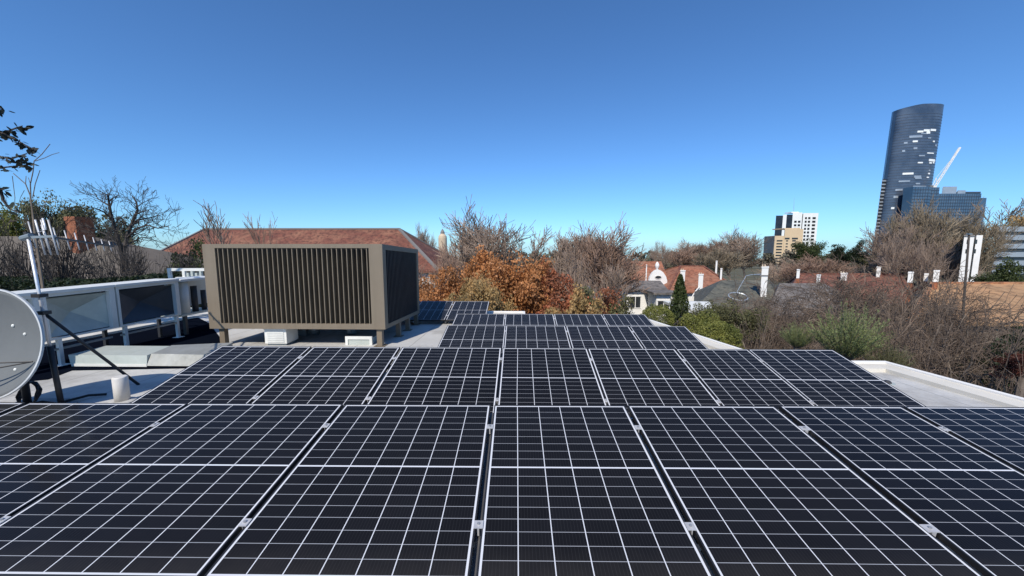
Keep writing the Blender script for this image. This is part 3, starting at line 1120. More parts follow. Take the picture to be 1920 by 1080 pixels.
def grow(rg, segs, p, d, ln, r, lvl, maxl, kids, ang, up, wander, ratio, bend=0.0, env=None):
    n = 5 if lvl < 2 else 4 if lvl < maxl else 3
    pts, rad = [p.copy()], [r]
    q, dd = p.copy(), d.copy()
    for i in range(n):
        dd = (dd + perp(dd, rg) * wander + Vector((0, 0, up - bend * i / n))).normalized()
        q = q + dd * ln / n
        if env and lvl >= 1 and env(q) > 1.0 + 0.35 * rg.random() ** 2:
            n = i
            break
        pts.append(q.copy())
        rad.append(max(r * (1 - 0.75 * (i + 1) / n), 0.006))
    if n < 1:
        return
    segs.append((pts, rad, lvl))
    if lvl >= maxl:
        return
    k = kids[min(lvl, len(kids) - 1)]
    for c in range(k):
        t = (0.30 if lvl else 0.55) + (0.70 if lvl else 0.45) * (c + rg.random()) / k
        t = min(t, 0.99)
        f_ = t * n
        i = int(f_)
        b = pts[i].lerp(pts[i + 1], f_ - i)
        base = (pts[i + 1] - pts[i]).normalized()
        a = ang * rg.uniform(0.65, 1.25)
        nd = (base * math.cos(a) + perp(base, rg) * math.sin(a)).normalized()
        grow(rg, segs, b, nd, ln * ratio * rg.uniform(0.7, 1.15), max(rad[i] * 0.62, 0.006), lvl + 1, maxl, kids, ang, up, wander, ratio, bend, env)


PROTO = {}


def mesh_of(mb, name):
    me = D.meshes.new(name)
    me.from_pydata(mb.v, [], mb.f)
    me.update()
    return me


def register(key, trunk, crown):
    w = sorted(math.hypot(v[0], v[1]) for v in crown.v)
    h = sorted(v[2] for v in crown.v)
    PROTO[key] = (mesh_of(trunk, 'trunk'), mesh_of(crown, 'crown'), 2 * w[int(len(w) * .92)], h[int(len(h) * .985)])


def bare(key, seed, height=8, stems=1, first=0.30, kids=(6, 5, 5, 4), maxl=4, ang=0.6, up=0.10, wander=0.16, ratio=0.62, r0=0.16, split=1, bend=0.0, lean=0.15, minr=0.0, env=None):
    rg = random.Random(seed)
    segs = []
    for s_ in range(stems):
        a = 2 * math.pi * (s_ + rg.random() * .6) / stems
        l_ = lean * (1 if stems == 1 else rg.uniform(.8, 2.2))
        d = Vector((math.cos(a) * l_, math.sin(a) * l_, 1)).normalized()
        grow(rg, segs, Vector((math.cos(a) * .12, math.sin(a) * .12, 0)) if stems > 1 else Vector((0, 0, 0)), d, height * first * (1 if stems == 1 else rg.uniform(.8, 1.25)), r0, 0, maxl, kids, ang, up, wander, ratio, bend, env)
    tr, cr = MB(), MB()
    for pts, rad, lvl in segs:
        if lvl <= split:
            tr.tube(pts, [max(q, minr) for q in rad], 7 if lvl == 0 else 5, cap=False)
        else:
            cr.tube(pts, [max(q, minr) for q in rad], 4 if lvl == split + 1 else 3, cap=False)
    register(key, tr, cr)
    return segs


def leaves(mb, rg, c, rad, n, size, flat=1.0, longish=1.6, droop=0.0):
    for _ in range(n):
        while True:
            o = Vector((rg.uniform(-1, 1), rg.uniform(-1, 1), rg.uniform(-1, 1)))
            if o.length < 1:
                break
        p = c + Vector((o.x * rad, o.y * rad, o.z * rad * flat))
        a = Vector((rg.gauss(0, 1), rg.gauss(0, 1), rg.gauss(0, 1) - droop)).normalized()
        b = perp(a, rg)
        s_ = size * rg.uniform(0.6, 1.3)
        a, b = a * s_ * longish * .5, b * s_ * .5
        mb.add([p - a, p - b, p + a, p + b], [(0, 1, 2, 3)])


def leafy(key, seed, height=7, kids=(6, 4, 3), maxl=3, ang=0.75, first=0.42, ratio=0.62, up=0.08, clump=0.42, per=75, size=0.085, r0=0.16, shape=None, n_clump=None):
    rg = random.Random(seed)
    segs = []
    grow(rg, segs, Vector((0, 0, 0)), Vector((rg.uniform(-.1, .1), rg.uniform(-.1, .1), 1)).normalized(), height * first, r0, 0, maxl, kids, ang, up, 0.14, ratio)
    tr, cr = MB(), MB()
    for pts, rad, lvl in segs:
        tr.tube(pts, rad, 6 if lvl < 2 else 3, cap=False)
        if lvl >= 1:
            for q_ in (pts[-1], pts[len(pts) // 2]) if lvl >= 2 else (pts[-1],):
                if rg.random() < .86:
                    leaves(cr, rg, q_, clump * rg.uniform(.6, 1.35), int(per * rg.uniform(.5, 1.4)), size, 0.75)
    register(key, tr, cr)


def column(key, seed, height=5, width=1.4, n=5200, size=0.10, top=0.0, lump=5):
    rg = random.Random(seed)
    tr, cr = MB(), MB()
    tr.tube([(0, 0, 0), (0.03, 0, height * .5), (0, 0, height * .9)], [.09, .06, .02], 6)
    ph = [rg.uniform(0, 6.28) for _ in range(lump)]
    for _ in range(n):
        h_ = rg.random() ** 0.9
        w = rg.uniform(0, 2 * math.pi)
        r_ = width / 2 * (math.sin(math.pi * min(1, (0.10 + h_ * 0.9)) ** (0.75)) ** .6 if top == 0 else 1)
        r_ *= 1 + .20 * sum(math.sin((i + 2) * w + ph[i] + h_ * 9 * (i % 3)) for i in range(lump)) / 2
        r_ *= rg.random() ** .28
        c = Vector((r_ * math.cos(w), r_ * math.sin(w), height * (.06 + .94 * h_)))
        leaves(cr, rg, c, .06, 1, size, 1, 2.0, droop=-.8)
    register(key, tr, cr)


def oval(cz, rx, rz):
    return lambda q: (q.x * q.x + q.y * q.y) / (rx * rx) + ((q.z - cz) / rz) ** 2


bare('fine1', 11, 9, first=.34, kids=(9, 8, 8, 6), ang=.62, up=.09, ratio=.66, wander=.13, r0=.11, minr=.011, env=oval(4.9, 3.3, 4.0))
bare('fine2', 12, 9, first=.36, kids=(8, 8, 8, 6), ang=.58, up=.12, ratio=.64, wander=.15, r0=.11, minr=.011, env=oval(5.0, 2.7, 4.2))
bare('fine3', 15, 9, stems=4, first=.46, kids=(9, 8, 8), maxl=3, ang=.55, up=.08, ratio=.60, wander=.14, lean=.25, r0=.09, minr=.012, env=oval(4.0, 3.6, 4.2))
bare('twiggy1', 31, 8, first=.55, kids=(7, 6, 5), maxl=3, ang=.5, up=.10, ratio=.5, wander=.12, r0=.1, minr=.012)
bare('thick1', 41, 5.5, stems=6, first=.66, kids=(9, 8, 7), maxl=3, ang=.78, up=.02, ratio=.55, wander=.26, r0=.105, bend=.45, lean=.45, minr=.008)
bare('thick2', 42, 5.5, stems=7, first=.66, kids=(8, 7, 6), maxl=3, ang=.90, up=.03, ratio=.60, wander=.30, r0=.125, bend=.55, lean=.55, minr=.008)
bare('thick3', 43, 5.5, stems=6, first=.66, kids=(9, 8, 7), maxl=3, ang=.70, up=.05, ratio=.52, wander=.24, r0=.07, bend=.25, lean=.35, minr=.008)
leafy('leafy1', 61)
leafy('leafy2', 62, kids=(7, 4, 3), ang=.85)
leafy('leafy3', 63, kids=(6, 5, 3), ang=.65, clump=.5)
leafy('bush1', 71, height=4, first=.35, ang=.95, kids=(8, 5, 3), clump=.34, size=.06, per=60, r0=.07, ratio=.75)
def dome(key, seed, w=2.6, h=2.2, n=9000, size=.06, lump=.22, longish=1.7):
    rg = random.Random(seed)
    tr, cr = MB(), MB()
    for i in range(5):
        a_ = i * 1.26
        tr.tube([(0.1 * math.cos(a_), .1 * math.sin(a_), 0), (.3 * w * math.cos(a_) * .6, .3 * w * math.sin(a_) * .6, h * .6)], [.04, .015], 5)
    bl = [(Vector((rg.gauss(0, 1), rg.gauss(0, 1), rg.gauss(.3, .8))).normalized(), rg.uniform(.10, .34)) for _ in range(26)]
    for _ in range(n):
        d = Vector((rg.gauss(0, 1), rg.gauss(0, 1), rg.gauss(.25, .8))).normalized()
        k = 1 - lump + lump * 2.2 * max([0] + [max(0, 1 - (d - b_).length / .55) * a_ * 3 for b_, a_ in bl])
        k *= 1 - .30 * rg.random() ** 2
        c = Vector((d.x * w / 2 * k, d.y * w / 2 * k, h * .42 + d.z * h * .52 * k))
        if c.z > .05:
            leaves(cr, rg, c, .03, 1, size, 1, longish)
    register(key, tr, cr)


def fountain(key, seed, h=3.0, n=230):
    rg = random.Random(seed)
    tr, cr = MB(), MB()
    for i in range(n):
        a_ = rg.uniform(0, 6.28)
        tl_ = .95 * rg.random() ** .7
        d = Vector((math.cos(a_) * math.sin(tl_), math.sin(a_) * math.sin(tl_), math.cos(tl_)))
        ln = h * rg.uniform(.6, 1.0) * (1 - .25 * tl_)
        p = Vector((.1 * math.cos(a_), .1 * math.sin(a_), 0))
        pts = [p.copy()]
        for k in range(5):
            d = (d + Vector((rg.gauss(0, .07), rg.gauss(0, .07), .05))).normalized()
            p = p + d * ln / 5
            pts.append(p.copy())
        tr.tube(pts, [.012, .010, .008, .006, .005, .003], 3, cap=False)
        for _ in range(75):
            t_ = rg.uniform(.25, 1.0) * 5
            k = min(4, int(t_))
            c = pts[k].lerp(pts[k + 1], t_ - k)
            ax = ((pts[k + 1] - pts[k]).normalized() + Vector((rg.gauss(0, .45), rg.gauss(0, .45), rg.gauss(.1, .35)))).normalized()
            b_ = perp(ax, rg) * rg.uniform(.008, .014)
            l_ = rg.uniform(.08, .17)
            cr.add([c, c + ax * l_ * .5 + b_, c + ax * l_, c + ax * l_ * .5 - b_], [(0, 1, 2, 3)])
    register(key, tr, cr)


column('cypress', 81, 5.5, 1.5, n=9000, size=.07)
fountain('feather', 82)
dome('hedge', 83)
dome('hedge2', 84, 2.8, 2.0)
dome('longhedge', 85, 7.0, 2.6, n=26000, size=.075)


def tree(key, name, label, cat, px, ytop, wpx, Y, bark, crown, group=None, rot=None, base=None, crown_name='crown'):
    tm, cm_, w, h = PROTO[key]
    top = P(px, ytop, Y)
    z0 = gz(Y) if base is None else base
    t = thing(name, label, cat, (top.x, Y, z0), (0, 0, rot if rot is not None else random.Random(label + str(px)).uniform(0, 6.28)), group)
    sx = wpx * Y / FPX / w
    shrub = key in ('feather', 'hedge', 'hedge2', 'longhedge', 'bush1')
    t.scale = (1, 1, 1) if shrub else (sx, sx, (top.z - z0) / h)
    lift = top.z - z0 - h * sx
    for nm, me, m_ in (('trunk' if cat == 'tree' else 'stem', tm, bark), (crown_name, cm_, crown)):
        o = D.objects.new(nm, me)
        COL.objects.link(o)
        o.parent = t
        if shrub:
            o.location = (0, 0, lift)
            o.scale = (sx, sx, sx)
        if not me.materials:
            me.materials.append(M[m_])
        o.material_slots[0].link = 'OBJECT'
        o.material_slots[0].material = M[m_]
    if shrub and lift > .05:
        v = MB()
        for q_ in ((0, 0), (.12, .05), (-.08, .1)):
            v.tube([(q_[0], q_[1], 0), (q_[0] * .6, q_[1] * .6, lift * .5), (0, 0, lift + .3)], [.09, .07, .05], 6)
        v.build('lower_stem', M[bark], t, local=True)
    return t


BT = 'bare_tree'
# left side
def limb_tree(name, label, Y, limbs, seed, bark, crown, base_px, kids=(9, 6, 4), ln=.75, r0=.10):
    """a tree whose main limbs follow the shape seen in the photo, with twigs grown from them in depth"""
    rg = random.Random(seed)
    b = P(base_px[0], base_px[1], Y)
    t = thing(name, label, 'tree', (b.x, Y, 0))
    tr, cr = MB(), MB()
    tr.tube([(b.x, Y, 0), (b.x + .05, Y, b.z * .6), b], [r0 * 1.7, r0 * 1.4, r0 * 1.25], 8)
    for pts, dy, r in limbs:
        q_ = []
        for i, (x, y) in enumerate(pts):
            q_.append(P(x, y, Y + dy * i / (len(pts) - 1) + (dy * .3 if i else 0)))
        rr = [r * (1 - .75 * i / (len(q_) - 1)) for i in range(len(q_))]
        tr.tube(q_, rr, 6)
        for i in range(len(q_) - 1):
            d = (q_[i + 1] - q_[i])
            m_ = max(2, int(d.length / .16))
            for c in range(m_):
                if i == 0 and c < m_ * .55:
                    continue
                f_ = (c + rg.random()) / m_
                st = q_[i].lerp(q_[i + 1], f_)
                dd = (d.normalized() * .5 + perp(d.normalized(), rg) * .8 + Vector((0, 0, .12))).normalized()
                sg = []
                grow(rg, sg, st, dd, ln * rg.uniform(.5, 1.15), max(.013, rr[i] * .35), 2, 4, kids, .65, .05, .2, .6)
                for p_, r_, l_ in sg:
                    cr.tube(p_, [max(.0065, z) for z in r_], 4 if l_ == 2 else 3, cap=False)
    tr.build('trunk', M[bark], t)
    cr.build('crown', M[crown], t)
    return t


limb_tree(BT, 'dark bare spreading tree with open crown left of the red tiled roof', 17,
          [([(230, 474), (222, 450), (208, 402), (204, 378), (202, 364)], -.6, .10), ([(211, 412), (196, 398), (180, 391), (162, 386)], -1.0, .045), ([(205, 386), (192, 378), (183, 372), (179, 362)], .6, .035),
           ([(204, 378), (214, 370), (224, 366)], 1.0, .03), ([(231, 474), (240, 438), (252, 408), (258, 394), (256, 380), (248, 367)], .8, .09), ([(256, 402), (268, 396), (284, 392)], -.5, .035), ([(246, 424), (262, 412), (282, 408), (306, 402)], 1.2, .05),
           ([(238, 446), (258, 428), (276, 422), (296, 428), (316, 424)], -1.2, .055), ([(257, 388), (268, 380), (278, 376)], .9, .03), ([(234, 462), (262, 446), (292, 444)], 1.4, .04), ([(226, 462), (200, 440), (176, 430)], 1.5, .05)],
          3, 'barkdark', 'twigdark', (231, 476), kids=(5, 4, 3))
tree('fine3', BT, 'dark bare tree low in front of the thatched roof, beneath the brick chimney', 'tree', 140, 430, 200, 15, 'barkdark', 'twigdark', rot=2.0)
tree('thick2', BT, 'dark bare bushy tree at the left edge before the thatched roof', 'tree', 20, 452, 200, 14, 'barkdark', 'twigdark')
tree('thick2', BT, 'dark tangled tree behind the middle of the white ducts, before the thatched roof', 'tree', 165, 470, 210, 13, 'barkdark', 'twigdark', rot=4)
tree('thick1', BT, 'dark low tangle of branches between the thatch and the red tiled roof', 'tree', 290, 462, 170, 15, 'barkdark', 'twigdark')
sap = thing('sapling', 'thin pale leafless sapling rising behind the television aerial', 'tree', (P(66, 440, 8).x, 8, 0))
v = MB()
v.tube([(P(66, 440, 8).x, 8, 0), P(66, 440, 8), P(61, 398, 8), P(57, 368, 8)], [.05, .022, .016, .013], 6)
v.build('trunk', M['barkpale'], sap)
v = MB()
for q_, r_ in (([(57, 368), (48, 345), (25, 325)], .011), ([(58, 372), (57, 345), (62, 322), (64, 302), (78, 290), (94, 270)], .011), ([(66, 302), (84, 296), (97, 290), (111, 286)], .008), ([(61, 372), (66, 345), (75, 319)], .009),
               ([(48, 345), (49, 330)], .007), ([(23, 330), (28, 370), (27, 400)], .006), ([(5, 362), (14, 385), (30, 398)], .006), ([(80, 392), (92, 366)], .007), ([(57, 345), (53, 333)], .006)):
    v.tube([P(x, y, 8 + .02 * i) for i, (x, y) in enumerate(q_)], [r_ * (1 - .5 * i / len(q_)) for i in range(len(q_))], 5)
v.build('crown', M['bark'], sap)
tree('leafy2', 'leafy_tree', 'yellow green tree beyond the thatched roof at the left edge', 'tree', 12, 408, 140, 40, 'bark', 'leaf_yellow')
tree('leafy3', 'leafy_tree', 'olive tree beyond the thatched roof, left of the brick chimney', 'tree', 92, 382, 105, 38, 'bark', 'leaf_olive')
tree('leafy1', 'leafy_tree', 'olive tree beyond the brick chimney, behind the dark bare tree', 'tree', 180, 398, 130, 42, 'bark', 'leaf_olive')
tree('leafy1', 'leafy_tree', 'dark green tree against the left end of the red tiled roof', 'tree', 345, 466, 90, 20, 'bark', 'leaf_green')
tree('thick3', BT, 'very dark leafless tangle below the dark bare tree, behind the white ducts', 'tree', 250, 478, 190, 13.5, 'barkdark', 'twigdark')
tree('longhedge', 'hedge', 'long very dark hedge behind the white ducts', 'hedge', 230, 521, 330, 12.5, 'barkdark', 'leaf_dark', crown_name='foliage')
tree('longhedge', 'hedge', 'very dark low hedge behind the satellite dish at the left edge', 'hedge', 10, 524, 300, 12.5, 'barkdark', 'leaf_dark', crown_name='foliage')
tree('twiggy1', BT, 'bare tree whose twigs show above the red roof over the enclosure', 'tree', 428, 388, 90, 27, 'bark', 'twig')
tree('twiggy1', BT, 'small bare tree whose twigs just show over the middle of the red roof', 'tree', 490, 406, 60, 28, 'bark', 'twigred', rot=1)
# behind the roof, middle
tree('fine2', BT, 'slim bare tree between the red roof and the cream domed tower', 'tree', 792, 436, 50, 50, 'bark', 'twig')
tree('fine1', BT, 'big round bare grey tree above the orange trees, right of the domed tower', 'tree', 926, 414, 150, 33, 'bark', 'twig', rot=.4)
tree('fine3', BT, 'bare grey tree low behind the orange tree beside the enclosure', 'tree', 862, 466, 110, 36, 'bark', 'twig')
tree('twiggy1', BT, 'thin bare tree with upright twigs right of the big round bare tree', 'tree', 1008, 430, 90, 38, 'bark', 'twigred', rot=3)
tree('fine2', BT, 'brown bare tree in the middle, left of the wide russet bare tree', 'tree', 1050, 440, 150, 33, 'bark', 'twig', rot=2.5)
tree('fine1', BT, 'wide russet bare tree with pointed top left of the white gabled house', 'tree', 1122, 442, 140, 30, 'bark', 'twigred', rot=2.2)
tree('fine3', BT, 'bushy bare tree spreading low above the far parapet corner', 'tree', 1100, 482, 150, 24, 'bark', 'twig', rot=1)
tree('leafy3', 'leafy_tree', 'dark green treetop showing behind the wide russet bare tree', 'tree', 1115, 450, 60, 42, 'bark', 'leaf_green')
OT = 'autumn_tree'
tree('leafy1', OT, 'orange autumn tree at the dark back corner of the tan enclosure', 'tree', 822, 512, 130, 21, 'bark', 'leaf_orange')
tree('leafy2', OT, 'tall bright orange autumn tree below the big round bare tree', 'tree', 896, 484, 165, 23, 'bark', 'leaf_orange', rot=1)
tree('leafy3', OT, 'orange autumn tree over the white step of the far parapet', 'tree', 975, 496, 170, 21, 'bark', 'leaf_orange', rot=2)
tree('leafy1', OT, 'small rust red autumn tree over the middle of the far parapet', 'tree', 1100, 532, 150, 19, 'bark', 'leaf_rust', rot=4)
tree('leafy2', OT, 'rust brown autumn tree between the orange tree and the brown bare tree', 'tree', 1010, 500, 110, 25, 'bark', 'leaf_rust')
tree('leafy3', OT, 'buff dry leaved tree low between two orange trees', 'tree', 932, 534, 120, 18.5, 'bark', 'leaf_buff')
tree('leafy2', OT, 'buff dry leaved tree at the foot of the rust red tree', 'tree', 1060, 552, 130, 18, 'bark', 'leaf_buff')
tree('leafy1', 'leafy_tree', 'grey green tree above the right end of the far parapet', 'tree', 1148, 552, 120, 19, 'bark', 'leaf_olive')
tree('leafy1', OT, 'dull orange autumn tree low beside the rear array', 'tree', 862, 540, 120, 18, 'bark', 'leaf_buff', rot=3)
# right middle
tree('cypress', 'cypress', 'dark green upright cypress in front of the white gabled house', 'tree', 1276, 520, 42, 17, 'bark', 'leaf_green')
tree('hedge2', 'hedge', 'olive green rounded hedge left of the cypress by the parapet', 'hedge', 1236, 575, 62, 14, 'bark', 'leaf_yellow', crown_name='foliage')
tree('hedge', 'hedge', 'yellow green hedge right of the cypress along the parapet', 'hedge', 1318, 588, 84, 13.5, 'bark', 'leaf_yellow', crown_name='foliage', rot=1)
tree('hedge2', 'hedge', 'low yellow green hedge nearest the far row of panels', 'hedge', 1345, 606, 80, 11.5, 'bark', 'leaf_yellow', crown_name='foliage', rot=2)
tree('bush1', 'shrub', 'grey green loose shrub under the curved white pipe', 'shrub', 1352, 572, 85, 15, 'bark', 'leaf_olive', crown_name='foliage')
tree('bush1', 'shrub', 'olive shrub in front of the grey slate roof, behind the bare thicket', 'shrub', 1400, 580, 80, 15, 'bark', 'leaf_olive', crown_name='foliage')
tree('feather', 'shrub', 'feathery pale green bush rising behind the parapet corner', 'shrub', 1592, 588, 98, 8.2, 'bark', 'leaf_grey', crown_name='foliage')
tree('feather', 'shrub', 'small pale green bush left of the feathery bush, over the last panels', 'shrub', 1497, 612, 46, 9.0, 'bark', 'leaf_grey', crown_name='foliage', rot=2)
tree('feather', 'shrub', 'low pale green bush right of the feathery bush at the parapet', 'shrub', 1668, 652, 60, 7.6, 'bark', 'leaf_olive', crown_name='foliage', rot=4)
TG = 'bare brown trees tangled right of the roof'
TL = 'bare grey brown tree in the tangled thicket right of the roof'
th = [('thick1', 1405, 580, 190, 16), ('thick2', 1470, 556, 210, 18), ('thick3', 1545, 535, 210, 21), ('thick1', 1625, 514, 190, 23), ('thick2', 1700, 530, 190, 20), ('thick3', 1765, 540, 120, 17),
      ('thick3', 1790, 560, 190, 19), ('thick2', 1420, 610, 170, 12), ('thick1', 1490, 592, 190, 13.5), ('thick3', 1560, 575, 200, 15), ('thick2', 1650, 575, 220, 14),
      ('thick1', 1745, 585, 230, 13), ('thick2', 1760, 622, 230, 9.5), ('thick1', 1840, 610, 220, 11.5), ('thick3', 1690, 620, 190, 10), ('thick2', 1860, 662, 200, 8.6), ('thick1', 1925, 590, 200, 13), ('thick2', 1880, 600, 170, 15)]
for i, (k, px, yt, w, Y) in enumerate(th):
    tree(k, 'bare_thicket_tree', TL, 'tree', px, yt, w * 1.45, Y, 'barkpale' if i % 2 else 'bark', ('twigmid', 'twigbrown', 'twigmid', 'twigbrown', 'twigwarm')[i % 5], TG)
tree('leafy2', 'leafy_tree', 'very dark evergreen in the shade at the right edge below the sand roof', 'tree', 1900, 640, 170, 12, 'barkdark', 'leaf_dark')  # very dark leaves put in for the deep shade under the trees
tree('bush1', 'shrub', 'dark red leaved shrub cut by the right edge beyond the parapet', 'shrub', 1922, 665, 70, 7.6, 'bark', 'leaf_red', crown_name='foliage')
# trees in front of the city
for key, lab, px, yt, w, Y, cr in (
        ('fine1', 'tall bare tree in front of the left side of the skyscraper foot', 1692, 418, 90, 46, 'twig'),
        ('fine2', 'tallest bare tree before the low blue block beside the skyscraper', 1772, 390, 120, 44, 'twigolive'),
        ('fine1', 'bare tree at the right end of the low blue block', 1838, 408, 80, 47, 'twigolive'),
        ('fine3', 'short bare tree before the foot of the skyscraper, beside white chimneys', 1725, 440, 100, 40, 'twig'),
        ('fine2', 'bare tree with trunk before the white flats at the right', 1824, 468, 80, 41, 'twig'),
        ('twiggy1', 'bare tree reaching into the sky at the right edge above the grey block', 1915, 376, 90, 75, 'twig'),
        ('fine1', 'brown bare tree on the skyline left of the beige tower', 1405, 440, 75, 75, 'twig'),
        ('fine2', 'brown bare tree on the skyline behind two slim white chimneys', 1352, 452, 75, 80, 'twigred'),
        ('fine1', 'brown bare tree on the skyline above the right end of the red roof', 1305, 458, 78, 85, 'twig'),
        ('fine3', 'small dark bare tree on the skyline above the white gable', 1238, 458, 40, 85, 'twig'),
        ('fine2', 'wide olive bare tree above the slate roof, left of the beige tower', 1380, 470, 110, 60, 'twigolive'),
        ('fine3', 'brown bare tree at the foot of the beige tower', 1470, 490, 100, 58, 'twig'),
        ('fine1', 'brown bare tree below the white tower, right of the white topped chimney', 1540, 488, 110, 50, 'twigred'),
        ('fine3', 'brown bare tree behind the maroon roof', 1610, 492, 110, 52, 'twig'),
        ('fine2', 'small brown bare tree on the skyline over the red roof ridge', 1275, 470, 70, 75, 'twigred')):
    tree(key, BT, lab, 'tree', px, yt, w, Y, 'bark', cr)
tree('leafy3', 'leafy_tree', 'dark olive tree at the right foot of the white tower', 'tree', 1518, 456, 62, 70, 'bark', 'leaf_green')
tree('leafy1', 'leafy_tree', 'dark green tree midway between the white tower and the skyscraper', 'tree', 1585, 456, 60, 72, 'bark', 'leaf_dark')
tree('leafy2', 'leafy_tree', 'olive green tree just left of the skyscraper foot', 'tree', 1632, 466, 60, 74, 'bark', 'leaf_olive')
tree('leafy2', 'leafy_tree', 'dark green tree before the left bare trunk at the skyscraper foot', 'tree', 1668, 474, 60, 50, 'bark', 'leaf_green')
tree('leafy3', 'leafy_tree', 'brown olive treetop at the right edge above the grey banded block', 'tree', 1905, 402, 110, 70, 'bark', 'leaf_buff')
tree('leafy2', 'leafy_tree', 'low dark green tree under the grey banded block at the right', 'tree', 1868, 496, 90, 33, 'bark', 'leaf_green')
tree('leafy1', 'leafy_tree', 'dark green tree among the trunks left of the white flats', 'tree', 1755, 455, 90, 46, 'bark', 'leaf_olive')

# gum tree whose branches hang in at the top left, its trunk just outside the picture
gum = thing('gum_tree', 'dark leaved branches of a gum tree hanging in at the top left edge', 'tree', (-10.6, 6.4, 0))
rg = random.Random(9)
tr, br, cr = MB(), MB(), MB()
tr.tube([(-10.6, 6.4, 0), (-10.5, 6.3, 4), (-10.2, 6.2, 8), (-10.0, 6.1, 12)], [.3, .25, .18, .06], 9)
tr.build('trunk', M['bark'], gum, smooth=True)
gl = lambda pts, Y: [P(x, y, Y) for x, y in pts]
brs = [([(-260, 200), (-90, 225), (-20, 238), (30, 262), (62, 280)], 6.0), ([(-260, 260), (-110, 300), (-30, 318), (25, 312), (60, 308)], 6.1), ([(-200, 330), (-60, 350), (-10, 352), (8, 356)], 6.0),
       ([(-240, 170), (-80, 190), (-20, 200), (3, 203)], 6.0), ([(-120, 240), (-40, 245), (0, 252), (30, 240), (42, 236)], 6.05), ([(-120, 270), (-20, 290), (20, 298), (50, 288)], 6.0), ([(0, 352), (6, 376), (18, 392), (36, 399)], 6.0)]
for pts, Y in brs:
    q_ = gl(pts, Y)
    br.tube(q_, [.022 - .018 * i / len(q_) for i in range(len(q_))], 5)
    for i in range(1, len(q_)):
        k = 17 if pts[i][0] > -60 else 5
        if pts[-1][0] == 36:
            k = 2
        for _ in range(k):
            c = q_[i - 1].lerp(q_[i], rg.uniform(.15, 1.02)) + Vector((rg.gauss(0, .022), rg.gauss(0, .04), rg.gauss(-.01, .028)))
            a = Vector((rg.gauss(.3, .7), rg.gauss(0, .6), rg.gauss(-.5, .6))).normalized()
            b = perp(a, rg)
            s_ = rg.uniform(.075, .125)
            cr.add([c, c + a * s_ * .35 + b * s_ * .24, c + a * s_ * .75 + b * s_ * .18, c + a * s_, c + a * s_ * .75 - b * s_ * .18, c + a * s_ * .35 - b * s_ * .24], [(0, 1, 2, 3, 4, 5)])
for p_ in ((-9.99, 6.1, 11.4), (-10.2, 6.2, 9.3)):
    br.tube([p_, Vector(p_) + Vector((.5, -.1, -.3)), P(-260, 200, 6.0) if p_[2] > 10 else P(-240, 270, 6.05)], [.05, .035, .02], 6)
br.build('branch', M['barkdark'], gum)
cr.build('crown', M['leaf_gum'], gum)

# far wood on the skyline
rg = random.Random(77)
fw = MB()
for i in range(150):
    px = -350 + 2600 * i / 150 + rg.uniform(-12, 12)
    Y = rg.uniform(130, 260)
    top = P(px, rg.uniform(470, 480), Y)
    z0 = gz(Y)
    w = rg.uniform(4, 8)
    for _ in range(240):
        h_ = rg.random()
        r_ = w * (.35 + .65 * math.sin(math.pi * min(1, h_ * .92 + .1))) * math.sqrt(rg.random())
        a_ = rg.uniform(0, 6.28)
        leaves(fw, rg, Vector((top.x + r_ * math.cos(a_), Y + r_ * math.sin(a_), z0 + (top.z - z0) * h_ * rg.uniform(.9, 1.05))), .3, 1, 1.0, 1, 2.0, droop=-1)
o = fw.build('distant_wood', mat_leaf('far_wood', (0.13, 0.115, 0.085), (0.16, 0.125, 0.095), (0.085, 0.09, 0.055), scale=.05, trans=.1))
o['kind'] = 'stuff'
o['label'] = 'brown far off wood along the skyline'

# ------------------------------------------------------------------ houses
def hip_roof(mb, x0, x1, y0, y1, ze, xr0, xr1, yr, zr, th_=.18, k=1.0):
    b = [Vector(q) for q in ((x0, y0, ze - th_), (x1, y0, ze - th_), (x1 * k, y1, ze - th_), (x0 * k, y1, ze - th_))]
    e = [q + Vector((0, 0, th_)) for q in b]
    r = [Vector((xr0, yr, zr)), Vector((xr1, yr, zr))]
    mb.add(b + e + r, [(3, 2, 1, 0), (0, 1, 5, 4), (1, 2, 6, 5), (2, 3, 7, 6), (3, 0, 4, 7), (4, 5, 9, 8), (6, 7, 8, 9), (5, 6, 9), (7, 4, 8)])
    return [(e[0], r[0]), (e[1], r[1]), (e[2], r[1]), (e[3], r[0]), (r[0], r[1])]


